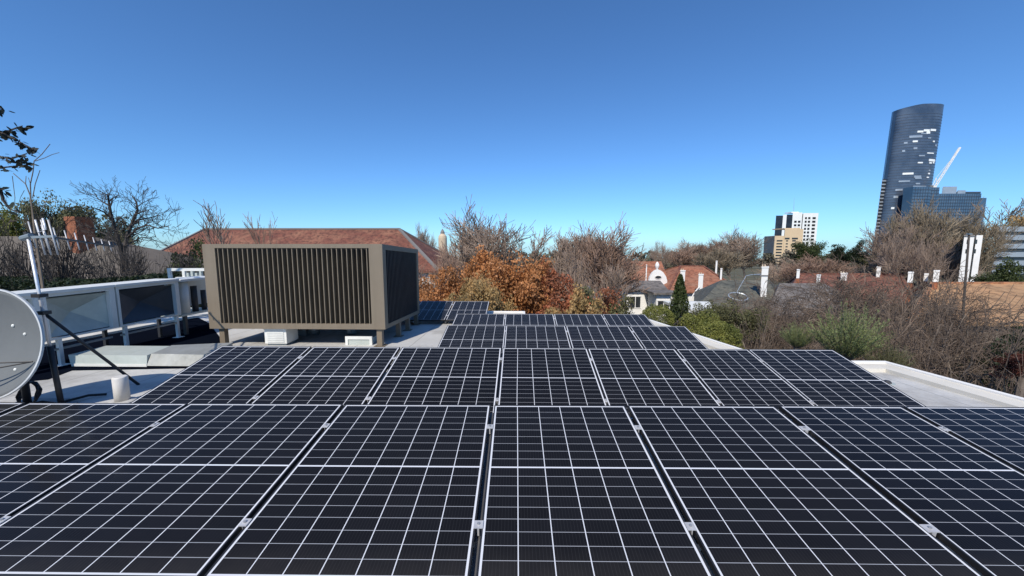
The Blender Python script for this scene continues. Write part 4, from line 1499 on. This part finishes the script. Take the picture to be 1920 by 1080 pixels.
def house(name, label, roof_m, wall_m, e0, e1, Ye, r0, r1, Yr, base=None, ridge_m=None, wall_in=.4, windows=0, radial=False):
    """eave corners e0,e1 and ridge ends r0,r1 as the photo shows them, at distances Ye and Yr"""
    a, b = P(*e0, Ye), P(*e1, Ye)
    c, d = P(*r0, Yr), P(*r1, Yr)
    ze, zr = (a.z + b.z) / 2, (c.z + d.z) / 2
    z0 = gz(Ye) if base is None else base
    t = thing(name, label, 'house', ((a.x + b.x) / 2, (Ye + Yr) / 2, z0))
    Yb = 2 * Yr - Ye
    w = MB()
    kx = Yb / Ye if radial else 1.0
    wp = [(a.x + wall_in, Ye + wall_in), (b.x - wall_in, Ye + wall_in), (b.x * kx - wall_in, Yb - wall_in), (a.x * kx + wall_in, Yb - wall_in)]
    w.hexa([(x, y, z0) for x, y in wp], [(x, y, ze - .12) for x, y in wp])
    w.build('wall', wall_m, t)
    m_ = MB()
    eds = hip_roof(m_, a.x, b.x, Ye, Yb, ze, c.x, d.x, Yr, zr, k=kx)
    rf = m_.build('roof', roof_m, t)
    if ridge_m:
        rd = MB()
        for p_, q_ in eds:
            rd.beam(p_ + Vector((0, 0, .03)), q_ + Vector((0, 0, .03)), .26, .14)
        rd.build('ridge_cap', ridge_m, rf)
    for i in range(windows):
        x = a.x + wall_in + (b.x - a.x - 2 * wall_in) * (i + .5) / windows
        v = MB()
        v.box(x - .5, x + .5, Ye + wall_in - .03, Ye + wall_in + .02, ze - 1.9, ze - .8)
        wo = v.build('window', M['window'], t)
        v = MB()
        v.box(x - .57, x + .57, Ye + wall_in - .06, Ye + wall_in - .031, ze - .8, ze - .72)
        v.box(x - .57, x + .57, Ye + wall_in - .06, Ye + wall_in - .031, ze - 1.98, ze - 1.9)
        v.box(x - .03, x + .03, Ye + wall_in - .06, Ye + wall_in - .031, ze - 1.9, ze - .8)
        v.build('frame', M['wallbright'], wo)
    return t, rf


def chimney(rf, px0, px1, yt, yb, Y, m, cap_m=None, split=None, depth=.6, label=None, name='chimney', down=1.2):
    a, b = P(px0, yb, Y), P(px1, yt, Y)
    k_ = a.x / Y
    MS_ = Matrix(((1, k_, 0, -k_ * Y), (0, 1, 0, 0), (0, 0, 1, 0), (0, 0, 0, 1)))
    w = b.x - a.x
    depth = min(depth, w * .8)
    v = MB()
    zt = b.z - max(.10, w * .14) if split is None else P(0, split, Y).z
    v.box(a.x, b.x, Y, Y + depth, a.z - down, zt, MS_)
    o = v.build(name, m, rf, label=label)
    v = MB()
    if split is None:
        v.box(a.x - w * .07, b.x + w * .07, Y - .05, Y + depth + .05, zt, b.z, MS_)
    else:
        v.box(a.x - w * .03, b.x + w * .03, Y - .03, Y + depth + .03, zt, b.z - .10, MS_)
        v.box(a.x - w * .09, b.x + w * .09, Y - .06, Y + depth + .06, b.z - .10, b.z, MS_)
    v.build('chimney_cap', cap_m or m, o)
    if w > .45:
        for f_ in (.3, .7):
            v = MB()
            v.lathe([(w * .10, b.z), (w * .08, b.z + .16), (w * .09, b.z + .18)], 10, Matrix.Translation((a.x + w * f_, Y + depth * .5, 0)))
            v.build('chimney_pot', M['dome'], o)
    return o


# red tiled house behind the enclosure
t, rf = house('red_roofed_house', 'house with a long old red tiled hip roof behind the tan enclosure', M['tile_red'], M['wallw'], (232, 507), (822, 507), 30, (384, 427), (748, 432), 36, ridge_m=M['grime'], windows=5)
# thatched house on the left with its brick chimney
t, rf = house('thatched_house', 'house with a wide grey brown thatched roof behind the aerial and dish', M['thatch'], M['wallw'], (-330, 536), (300, 536), 20, (-200, 440), (168, 446), 25)
v = MB()
cq = [P(124, 430, 23.19), P(143, 430, 23.0), P(177, 430, 23.8), P(143, 430, 23.0)]
cq[3] = cq[0] + cq[2] - cq[1]
zc0, zc1 = P(0, 450, 23).z, P(0, 406, 23).z
v.hexa([(q_.x, q_.y, zc0 - 1.5) for q_ in cq], [(q_.x, q_.y, zc1 - .25) for q_ in cq])
c_ = v.build('chimney', M['brick'], rf, label='orange brick chimney stack')
v = MB()
cc_ = sum(cq, Vector()) / 4
v.hexa([(cc_.x + (q_.x - cc_.x) * 1.07, cc_.y + (q_.y - cc_.y) * 1.07, zc1 - .25) for q_ in cq], [(cc_.x + (q_.x - cc_.x) * 1.07, cc_.y + (q_.y - cc_.y) * 1.07, zc1) for q_ in cq])
v.build('chimney_cap', M['brick'], c_)
# pale house behind the trees, right of the red roof
t, rf = house('pale_house', 'pale buff house behind the bare trees next to the dark enclosure side', M['slate'], M['beige'], (775, 505), (868, 505), 58, (795, 488), (850, 488), 62, windows=3)
tree('fine3', BT, 'bare brown tree over the right end of the red tiled roof, behind the enclosure corner', 'tree', 808, 476, 120, 27, 'bark', 'twigred', rot=5)
# cream domed tower
t = thing('domed_tower', 'slim cream tower with dark domed cap beyond the bare trees', 'tower', (P(830, 450, 120).x, 120, gz(120)))
c = P(830, 450, 120)
v = MB()
rw_ = 8 * 120 / FPX
v.lathe([(rw_, gz(120)), (rw_, P(0, 447, 120).z), (rw_ * .92, P(0, 443, 120).z), (rw_ * .5, P(0, 439, 120).z)], 16, Matrix.Translation((c.x, 120, 0)))
v.build('shaft', M['dome'], t)
v = MB()
v.lathe([(rw_ * .5, P(0, 439, 120).z), (rw_ * .5, P(0, 436, 120).z), (rw_ * .3, P(0, 433, 120).z), (.12, P(0, 430, 120).z)], 16, Matrix.Translation((c.x, 120, 0)))
v.build('dome_cap', M['grime'], t)

# white gabled house
t, rf = house('gabled_house', 'white gabled house with terracotta roof, round gable and oval window', M['tile_terra'], M['wallbright'], (1128, 546), (1262, 546), 47, (1150, 489), (1240, 491), 53, windows=3)
Yg = 46.6
gp = []
for x, y in ((1217, 546), (1217, 526), (1219, 519), (1224, 511), (1229, 507), (1234, 505), (1239, 507), (1244, 511), (1249, 519), (1251, 526), (1251, 546)):
    gp.append(P(x, y, Yg))
v = MB()
nn = len(gp)
bk_ = [q + Vector((0, .45, 0)) for q in gp]
v.add(gp + bk_, [tuple(range(nn)), tuple(reversed(range(nn, 2 * nn)))] + [(i, nn + i, nn + (i + 1) % nn, (i + 1) % nn) for i in range(nn)])
gab = v.build('gable', M['wallbright'], t)
v = MB()
oc = P(1234, 520, Yg)
ov = [(oc.x + .42 * math.cos(w), oc.z + .22 * math.sin(w)) for w in [2 * math.pi * i / 20 for i in range(20)]]
v.hexa([(x, Yg - .03, z) for x, z in ov], [(x, Yg + .0, z) for x, z in ov])
v.build('window', M['window'], gab)
v = MB()
for i in range(20):
    j = (i + 1) % 20
    (xa_, za_), (xb_, zb_) = ov[i], ov[j]
    v.beam((xa_, Yg - .02, za_), (xb_, Yg - .02, zb_), .07, .07)
v.build('frame', M['wallw'], gab)
v = MB()
q_ = P(1232, 505, Yg + .2)
v.lathe([(.12, q_.z - .1), (.12, q_.z + .1), (.24, q_.z + .3), (.26, q_.z + .55), (.16, q_.z + .8), (.05, q_.z + .95)], 14, Matrix.Translation((q_.x, Yg + .22, 0)))
v.build('finial', M['wallbright'], gab, smooth=True)
chimney(rf, 1210.5, 1213.5, 496, 520, 46.5, M['wallbright'], depth=.25, down=.5)
# its terracotta right wing
t, rf = house('terracotta_house', 'house with a sunlit terracotta hip roof and several slim white chimneys', M['tile_terra'], M['wallbright'], (1252, 549), (1392, 545), 43, (1276, 499), (1318, 499), 51, ridge_m=M['tile_red'], windows=3)
chimney(rf, 1275, 1285, 507, 528, 42.4, M['wallbright'], depth=.6, down=1.6)
c_ = chimney(rf, 1309, 1319, 514, 537, 41.6, M['wallbright'], depth=.6, down=1.2)
v = MB()
v.tube([P(x, y, 41.4) for x, y in ((1312, 537), (1305, 545), (1299, 554), (1294, 566), (1292, 578))], .07, 6)
v.build('drain_pipe', M['wallbright'], c_)
chimney(rf, 1341, 1345.5, 489, 511, 48.5, M['wallbright'], depth=.3, down=.8)
chimney(rf, 1350, 1354.5, 503, 519, 46.5, M['wallbright'], depth=.3, down=.8)
# low white wings in front
t, rf = house('white_outbuilding', 'low white outbuilding with grey roof, left of the cypress', M['sheet'], M['wallbright'], (1170, 543), (1252, 541), 36, (1184, 527), (1238, 525), 39, base=gz(36), windows=2)
t, rf = house('white_garage', 'small white flat roofed wing right beside the cypress', M['sheet'], M['wallbright'], (1226, 549), (1270, 549), 33.5, (1232, 545), (1264, 545), 35, windows=1)
t, rf = house('garden_shed', 'pale low shed roof below the curved white pipe', M['whitemetal'], M['wallw'], (1288, 582), (1340, 580), 24, (1296, 566), (1330, 565), 26)
# slate house with the tall white chimney
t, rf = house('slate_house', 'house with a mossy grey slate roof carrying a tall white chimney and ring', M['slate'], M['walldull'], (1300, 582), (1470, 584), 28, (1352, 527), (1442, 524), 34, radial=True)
c_ = chimney(rf, 1425.5, 1441, 500, 548, 30.5, M['wallbright'], M['wallbright'], split=514, depth=.7, down=.8)
v = MB()
v.box(P(1426, 515, 30.4).x, P(1441, 515, 30.4).x, 30.44, 31.2, P(0, 515, 30.4).z, P(0, 513.5, 30.4).z)
v.build('flashing', M['grime'], c_)
ring = MB()
rc = P(1384, 556, 29.5)
ring.tube([rc + Vector((.72 * math.cos(w), .5 * math.sin(w), .25 * math.sin(w))) for w in [2 * math.pi * i / 28 for i in range(29)]], .045, 6)
ro = ring.build('ring_mount', M['steel'], rf)
v = MB()
v.tube([P(x, y, 30) for x, y in ((1382, 547), (1391, 531), (1399, 517), (1410, 515), (1426, 514))], .03, 6)
v.build('conduit', M['steel'], rf)
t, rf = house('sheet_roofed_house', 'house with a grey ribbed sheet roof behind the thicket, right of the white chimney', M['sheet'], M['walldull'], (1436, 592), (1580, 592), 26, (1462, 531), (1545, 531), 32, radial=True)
# maroon house
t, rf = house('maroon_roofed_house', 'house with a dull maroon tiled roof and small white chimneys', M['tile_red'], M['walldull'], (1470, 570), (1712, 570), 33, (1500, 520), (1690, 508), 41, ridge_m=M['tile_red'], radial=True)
chimney(rf, 1491, 1500, 505, 545, 36, M['brick'], M['wallbright'], split=519, depth=.6, down=1)
chimney(rf, 1530, 1539, 515, 533, 36, M['wallbright'], depth=.5, down=1)
chimney(rf, 1576, 1589, 512, 522, 39, M['wallw'], depth=.5, down=1)
chimney(rf, 1643, 1652, 500, 512, 40, M['wallw'], depth=.5, down=1)
# sunlit sand roof at the right
t, rf = house('sand_roofed_house', 'house with a sunlit sand and orange tiled roof at the right edge', M['tile_sand'], M['walldull'], (1705, 612), (2260, 600), 20, (1748, 541), (2160, 522), 27, ridge_m=M['tile_orange'], radial=True)
chimney(rf, 1699, 1713, 510, 548, 26, M['brick'], M['wallbright'], split=526, depth=.6, down=1.4)
chimney(rf, 1729, 1741, 513, 548, 26.4, M['brick'], M['wallw'], split=524, depth=.6, down=1.2)
chimney(rf, 1746, 1762, 507, 550, 25.6, M['brick'], M['wallbright'], split=525, depth=.7, down=1.0)

# dark pole before the sand roof
pl = thing('utility_pole', 'thin dark pole standing before the sand coloured roof', 'pole', (P(1815, 600, 18).x, 18, 0))
v = MB()
c0, c1 = Vector((P(1815, 600, 18).x, 18, 0)), P(1817, 440, 18)
v.tube([c0, c1], [.06, .04], 8)
v.build('shaft', M['barkdark'], pl, smooth=True)
v = MB()
v.box(c1.x - .07, c1.x + .07, 17.93, 18.07, c1.z, c1.z + .06)
v.build('cap', M['galvdark'], pl)

# ------------------------------------------------------------------ city blocks
def along(px, Y):                                   # depth that runs along the line of sight of column px
    k = P(px, 440, Y).x / Y
    return Matrix(((1, k, 0, -k * Y), (0, 1, 0, 0), (0, 0, 1, 0), (0, 0, 0, 1)))


def win(mb_args, m, parent, name='window', org=None):
    v = MB()
    v.box(*mb_args)
    return v.build(name, m, parent)


# white flats and grey banded block at the right
Yw = 38
t = thing('white_flats', 'white block of flats glimpsed between the bare trunks at the right', 'flats', (P(1822, 500, Yw).x, Yw + 4, gz(Yw)))
xa_, xm_, xn_, xb_ = P(1803, 480, Yw).x, P(1822, 480, Yw).x, P(1826, 480, Yw).x, P(1838, 480, Yw).x
v = MB()
MS = along(1806, Yw)
v.box(xa_, xm_, Yw, Yw + 8, gz(Yw), P(0, 444, Yw).z, MS)
v.box(xn_, xb_, Yw + .3, Yw + 8, gz(Yw), P(0, 442, Yw).z, MS)
v.box(xm_, xn_, Yw + .8, Yw + 7, gz(Yw), P(0, 447, Yw).z, MS)
v.build('wall', M['wallbright'], t)
for k in range(2):
    z = P(0, 444, Yw).z - .75 - k * .95
    for x in (xa_ + .30, xn_ + .25):
        win((x, x + .22, Yw - (.02 if x < xm_ else -.28), Yw + .35, z, z + .42), M['window'], t)
v = MB()
v.box(xa_ - .05, xm_ + .05, Yw - .1, Yw + 8.1, P(0, 444, Yw).z, P(0, 441.5, Yw).z, MS)
v.build('roof_edge', M['grime'], t)
Yk = 66
t = thing('banded_block', 'grey office block with dark window bands at the right edge', 'office block', (P(1920, 480, Yk).x, Yk + 6, gz(Yk)))
xa_, xb_ = P(1868, 460, Yk).x, P(2040, 460, Yk).x
v = MB()
MS = along(1868, Yk)
v.box(xa_, xb_, Yk + .3, Yk + 12, gz(Yk), P(0, 429, Yk).z, MS)
v.build('window_band', M['glass_dark'], t)
for k in range(6):
    zt = P(0, 427 + k * 15, Yk).z
    v = MB()
    v.box(xa_ - .1, xb_ + .1, Yk, Yk + 12.1, zt - .85, zt, MS)
    v.build('floor_band', M['steel'], t)

# beige tower
Yb = 400
u = Yb / FPX
t = thing('beige_tower', 'stepped beige concrete tower with dark left side before the white tower', 'tower', (P(1470, 500, Yb).x, Yb + 12, gz(Yb)))
zb0 = gz(Yb)


def tower_block(x0, x1, xs, yt, depth, m_front, m_side, name, dy=0.0):
    """a block whose front runs x0..x1 and whose left side, turned away from the sun, runs xs..x0"""
    a, b = P(x0, yt, Yb).x, P(x1, yt, Yb).x
    c = P(xs, yt, Yb + depth)
    z = P(0, yt, Yb).z
    v = MB()
    bb = [(a, Yb + dy), (b, Yb + dy), (b - (a - c.x) * .2, Yb + depth), (c.x, Yb + depth)]
    v.hexa([(x, y, zb0) for x, y in bb], [(x, y, z) for x, y in bb])
    return v.build(name, m_front, t), a, b, z, c


o1, a1, b1, z1, c1 = tower_block(1453, 1471, 1434, 443, 22, M['beige'], None, 'wall')
o2, a2, b2, z2, c2 = tower_block(1471.3, 1506, 1471, 431, 24, M['beige'], None, 'wall', -.4)
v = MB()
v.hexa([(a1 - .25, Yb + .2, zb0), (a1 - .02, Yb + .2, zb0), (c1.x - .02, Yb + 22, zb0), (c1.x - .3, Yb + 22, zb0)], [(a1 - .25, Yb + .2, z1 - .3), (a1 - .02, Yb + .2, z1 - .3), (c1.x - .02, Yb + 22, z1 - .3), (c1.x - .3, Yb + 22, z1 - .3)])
v.build('side_shade', M['grime'], t)  # shade of the left side, put in as a dark grey skin
for k in range(9):
    z = z1 - 6 - k * 3.1
    win((a1 + 2.2, a1 + 8.2, Yb - .12, Yb + .2, z, z + 1.5), M['window'], t)
    win((a2 + 2.0, a2 + 4.2, Yb - .52, Yb - .2, z, z + 1.3), M['window'], t)
    win((a2 + 8.5, a2 + 12.2, Yb - .52, Yb - .2, z, z + 1.5), M['window'], t)
win((a2 + .6, a2 + 5.5, Yb - .52, Yb - .2, z2 - 10.8, z2 - 9.0), M['window'], t)
win((a2 + 8.0, a2 + 14.2, Yb - .52, Yb - .2, z2 - 10.8, z2 - 9.0), M['window'], t)
v = MB()
v.box(a2 + .4, b2 - 2.5, Yb + 1, Yb + 20, z2, z2 + 1.1)
v.build('parapet', M['beige'], t)

# white tower
Yt_ = 640
zt0 = gz(Yt_)
t = thing('white_tower', 'white office tower with small square windows and dark glass left side', 'tower', (P(1495, 480, Yt_).x, Yt_ + 20, zt0))
X_ = lambda px: P(px, 430, Yt_).x
Z_ = lambda py: P(1495, py, Yt_).z
for nm, x0, x1, yt, dy0, dy1, m_ in (('glass_side', 1453, 1466, 404, 1.2, 40, 'glass_dark'), ('white_fin', 1466.2, 1473, 402.5, 0, 34, 'white_tower'), ('glass_strip', 1473.2, 1484, 402, 1.4, 34, 'glass_dark'),
                                  ('wall', 1484.2, 1502, 398.5, -.5, 36, 'white_tower'), ('wall', 1503.6, 1532, 399.5, 0, 38, 'white_tower'), ('recess', 1502.2, 1503.4, 401, 2, 36, 'grime')):
    v = MB()
    v.box(X_(x0), X_(x1), Yt_ + dy0, Yt_ + dy1, zt0, Z_(yt), along(1480, Yt_))
    v.build(nm, M[m_], t)
for k in range(9):
    zc = Z_(409 + k * 6.7)
    for x0, x1, dy in ((1507.5, 1511, 0), (1513.5, 1517.5, 0), (1521.5, 1527.5, 0), (1487.5, 1492, -.5), (1494.5, 1499, -.5)):
        if dy and k < 1:
            continue
        win((X_(x0), X_(x1), Yt_ + dy - .2, Yt_ + dy + .3, zc - 1.7, zc + 1.7), M['window'], t)
v = MB()
v.box(X_(1486), X_(1500), Yt_ + 6, Yt_ + 22, Z_(398.5), Z_(396.5))
v.build('roof_plant', M['white_tower'], t)
v = MB()
v.tube([(X_(1495), Yt_ + 12, Z_(397)), (X_(1494), Yt_ + 12, Z_(369))], [.35, .12], 6)
v.build('antenna', M['steel'], t)

# the skyscraper
Ys = 520
zs0 = gz(Ys)
t = thing('curved_skyscraper', 'tall dark blue glass skyscraper with curved front and slanted top at the right', 'skyscraper', (P(1705, 460, Ys).x, Ys + 20, zs0))
zr_ = P(1730, 198, Ys).z
Hs = zr_ - zs0
bl, br_ = P(1654, 466, Ys), P(1738, 466, Ys)     # foot
tl, tr_ = P(1694, 200, Ys), P(1779, 200, Ys)     # head
NS, NF = 40, 58


def plan(k):                                       # half oval plan, bulging towards the camera, at height k
    xl = bl.x + (tl.x - bl.x) * k
    xr = br_.x + (tr_.x - br_.x) * k
    out = []
    for i in range(NS + 1):
        w = math.pi * i / NS
        out.append(Vector(((xl + xr) / 2 - (xr - xl) / 2 * math.cos(w), Ys + 8 - 11 * math.sin(w), 0)))
    for i in range(1, 12):
        w = math.pi * i / 12
        out.append(Vector(((xl + xr) / 2 + (xr - xl) / 2 * math.cos(w), Ys + 8 + 22 * math.sin(w), 0)))
    return out


def at_h(pts, z):
    return [Vector((p.x, p.y, z)) for p in pts]


def top_z(p):                                      # the roofline dips to the left
    f_ = (p.x - tl.x) / (tr_.x - tl.x)
    return zr_ + 1.0 - 3.5 * max(0, .38 - f_) ** 1.2 / .38 ** 1.2 + 1.0 * f_


v = MB()
rings = [at_h(plan(k / 20), zs0 + Hs * k / 20) for k in range(20)]
topr = plan(1.0)
for p in topr:
    p.z = top_z(p)
rings.append(topr)
n_ = len(topr)
for r_ in rings:
    v.v.extend([tuple(p) for p in r_])
for k in range(20):
    for i in range(n_):
        j = (i + 1) % n_
        v.f.append((k * n_ + i, k * n_ + j, (k + 1) * n_ + j, (k + 1) * n_ + i))
v.f.append(tuple(20 * n_ + i for i in range(n_)))
body = v.build('glass_facade', M['glass_tower'], t)
v = MB()                                           # floor bands, a touch proud of the glass
for k in range(1, NF):
    f_ = k / NF
    pl_ = plan(f_)
    c = Vector(((pl_[0].x + pl_[NS].x) / 2, Ys + 8, 0))
    z = zs0 + Hs * f_
    if f_ > .955:
        continue
    for i in range(NS):
        a_, b2_ = pl_[i], pl_[i + 1]
        a2_, c2_ = c + (a_ - c) * 1.008, c + (b2_ - c) * 1.008
        v.hexa([(a2_.x, a2_.y, z - .35), (c2_.x, c2_.y, z - .35), (b2_.x, b2_.y, z - .35), (a_.x, a_.y, z - .35)], [(a2_.x, a2_.y, z + .35), (c2_.x, c2_.y, z + .35), (b2_.x, b2_.y, z + .35), (a_.x, a_.y, z + .35)])
v.build('floor_band', M['band'], t)
v = MB()                                           # the roof dome
dc_ = P(1733, 198, Ys)
v.lathe([(11, dc_.z - 3), (11, dc_.z + 1.0), (8, dc_.z + 2.4), (4, dc_.z + 3.3), (.5, dc_.z + 3.6)], 24, Matrix.Translation((dc_.x, Ys + 9, 0)))
v.build('roof_dome', M['steel'], t, smooth=True)
rgb = random.Random(5)
spots = [(1716, 1726, 248), (1727, 1738, 246), (1740, 1752, 245), (1722, 1735, 252), (1732, 1739, 250), (1703, 1724, 257), (1695, 1700, 268), (1708, 1716, 266), (1735, 1741, 260), (1746, 1750, 266), (1752, 1757, 273),
         (1709, 1715, 279), (1692, 1696, 283), (1734, 1749, 288), (1718, 1729, 293), (1738, 1754, 301), (1739, 1745, 306), (1748, 1752, 305), (1716, 1725, 306), (1691, 1708, 326), (1709, 1722, 332), (1711, 1723, 335),
         (1738, 1742, 320), (1737, 1741, 326), (1734, 1739, 333), (1685, 1702, 340), (1707, 1733, 351), (1712, 1720, 345), (1680, 1690, 356), (1677, 1683, 369), (1673, 1677, 390), (1690, 1694, 378)]
for x0, x1, y in spots:                            # pale reflections in the dark glass, put in as raised pieces
    k0 = (P(1730, y, Ys).z - zs0) / Hs
    pl_ = plan(k0)
    xl, xr = pl_[0].x, pl_[NS].x
    def fy(x):
        q_ = max(-1, min(1, (x - (xl + xr) / 2) / ((xr - xl) / 2)))
        return Ys + 8 - 11.15 * math.sqrt(max(0, 1 - q_ * q_))
    xa_, xb_ = P(x0, y, Ys).x, P(x1, y, Ys).x
    z = P(1730, y, Ys).z
    hh = rgb.uniform(.7, 1.5)
    pts_ = [xa_ + (xb_ - xa_) * i / 4 for i in range(5)]
    v = MB()
    for i in range(4):
        xa2, xb2 = pts_[i], pts_[i + 1]
        v.hexa([(xa2, fy(xa2) - .45, z - hh), (xb2, fy(xb2) - .45, z - hh), (xb2, fy(xb2) + .6, z - hh), (xa2, fy(xa2) + .6, z - hh)], [(xa2, fy(xa2) - .45, z + hh), (xb2, fy(xb2) - .45, z + hh), (xb2, fy(xb2) + .6, z + hh), (xa2, fy(xa2) + .6, z + hh)])
    v.build('reflection_patch', M['steel'] if rgb.random() < .55 else M['white_tower'], t)
# the balcony slab on its left
MS = along(1652, Ys + 10)
q0, q1 = P(1636, 466, Ys + 10), P(1654, 336, Ys + 10)
wsl = 13 * Ys / FPX
slab = lambda f_, w0, w1, d0, d1: [MS @ Vector((q0.x + (q1.x - q0.x) * f_ + w0, Ys + 10 + d0, 0)), MS @ Vector((q0.x + (q1.x - q0.x) * f_ + w1, Ys + 10 + d0, 0)), MS @ Vector((q0.x + (q1.x - q0.x) * f_ + w1, Ys + 10 + d1, 0)), MS @ Vector((q0.x + (q1.x - q0.x) * f_ + w0, Ys + 10 + d1, 0))]
v = MB()
v.hexa(at_h(slab(0, .6, wsl, 0, 14), zs0), at_h(slab(1, .6, wsl, 0, 14), q1.z))
v.build('balcony_core', M['darkmetal'], t)
zb_ = P(1640, 466, Ys + 10).z
for k in range(20):
    f_ = (k + .5) / 20
    z = zb_ + (q1.z - zb_) * f_
    v = MB()
    v.hexa(at_h(slab(f_, 0, wsl * .62, -.9, 14.2), z - .9), at_h(slab(f_, 0, wsl * .62, -.9, 14.2), z + .9))
    v.build('balcony', M['steel'], t)

# low blue block beside it
Yq = 505
zq = gz(Yq)
t = thing('blue_block', 'lower blue glass office block with stepped roof right of the skyscraper', 'office block', (P(1770, 460, Yq).x, Yq + 15, zq))
XQ = lambda px: P(px, 380, Yq).x
ZQ = lambda py: P(1760, py, Yq).z
for nm, x0, x1, yt, y0_, y1_, m_ in (('glass_facade', 1700, 1733, 351, -6, 6, 'glass_blue'), ('glass_facade', 1733.4, 1752, 352, -4, 20, 'glass_blue'), ('glass_facade', 1752.4, 1838, 363, 0, 40, 'glass_blue'),
                                  ('glass_facade', 1838.3, 1849, 371, 1.2, 40, 'glass_blue'), ('roof_plant', 1764, 1791, 349, 4, 30, 'steel'), ('roof_plant', 1793, 1808, 356, 4, 26, 'steel'), ('roof_slab', 1792, 1838, 357.5, 10, 32, 'band')):
    v = MB()
    zlo = zq if nm == 'glass_facade' else (ZQ(363) if nm == 'roof_plant' else ZQ(360))
    v.box(XQ(x0), XQ(x1), Yq + y0_, Yq + y1_, zlo, ZQ(yt), along(1745, Yq) if x0 > 1740 else None)
    v.build(nm, M[m_], t)
for x0, x1, yt, y0_ in ((1700, 1733, 351, -6), (1752.4, 1838, 363, 0), (1733.4, 1752, 352, -4)):
    v = MB()
    k = int((x1 - x0) / 4.2)
    for i in range(1, k):
        x = XQ(x0 + (x1 - x0) * i / k)
        v.box(x - .14, x + .14, Yq + y0_ - .25, Yq + y0_ - .002, zq, ZQ(yt) - 1)
    v.build('mullion', M['band'], t)
    v = MB()
    z = ZQ(yt) - 4
    while z > zq:
        v.box(XQ(x0) + .2, XQ(x1) - .2, Yq + y0_ - .4, Yq + y0_ - .255, z - .3, z + .3)
        z -= 4
    v.build('floor_band', M['band'], t)

# tower crane
Yc = 512
cr_ = thing('tower_crane', 'white luffing tower crane jib rising beside the skyscraper', 'crane', (P(1753, 352, Yc).x, Yc + 12, zq))
v = MB()
b0, b1 = P(1753, 350, Yc), P(1801, 276, Yc)
dirj = (b1 - b0).normalized()
sidej = dirj.cross(Vector((0, 1, 0))).normalized()
for s_, dy in ((-1.1, 0), (1.1, 0), (0, 1.8)):
    v.beam(b0 + sidej * s_ * 1.2 + Vector((0, dy, 0)), b1 + sidej * s_ * .5 + Vector((0, dy, 0)), .55, .55)
kk = 18
for i in range(kk):
    p0_, p1_ = b0.lerp(b1, i / kk), b0.lerp(b1, (i + 1) / kk)
    s_ = 1.1 * (1.2 - .7 * i / kk)
    v.beam(p0_ + sidej * s_ * (1 if i % 2 else -1), p1_ + sidej * s_ * (-1 if i % 2 else 1), .4, .4)
v.build('jib', M['wallbright'], cr_)
v = MB()
v.beam((b0.x - 2, Yc + 1, zq), (b0.x - 2, Yc + 1, b0.z), 2.0, 2.0)
v.build('mast', M['wallbright'], cr_)
v = MB()
ap = P(1755.5, 333, Yc)
v.beam(b0 + Vector((-3.5, 0, .5)), ap, .5, .5)
v.beam(b0 + Vector((2, 0, .5)), ap, .5, .5)
v.beam(ap, b0.lerp(b1, .9), .22, .22)
v.build('stay_frame', M['wallbright'], cr_)
v = MB()
v.box(b0.x - 8, b0.x - 3.5, Yc - 1.5, Yc + 1.5, b0.z - 2, b0.z + 1.5)
v.build('counterweight', M['grime'], cr_)
v = MB()
v.box(b0.x - 3.4, b0.x + 1, Yc - 1.4, Yc + 1.4, b0.z - 2.2, b0.z + .6)
v.build('cab', M['wallw'], cr_)
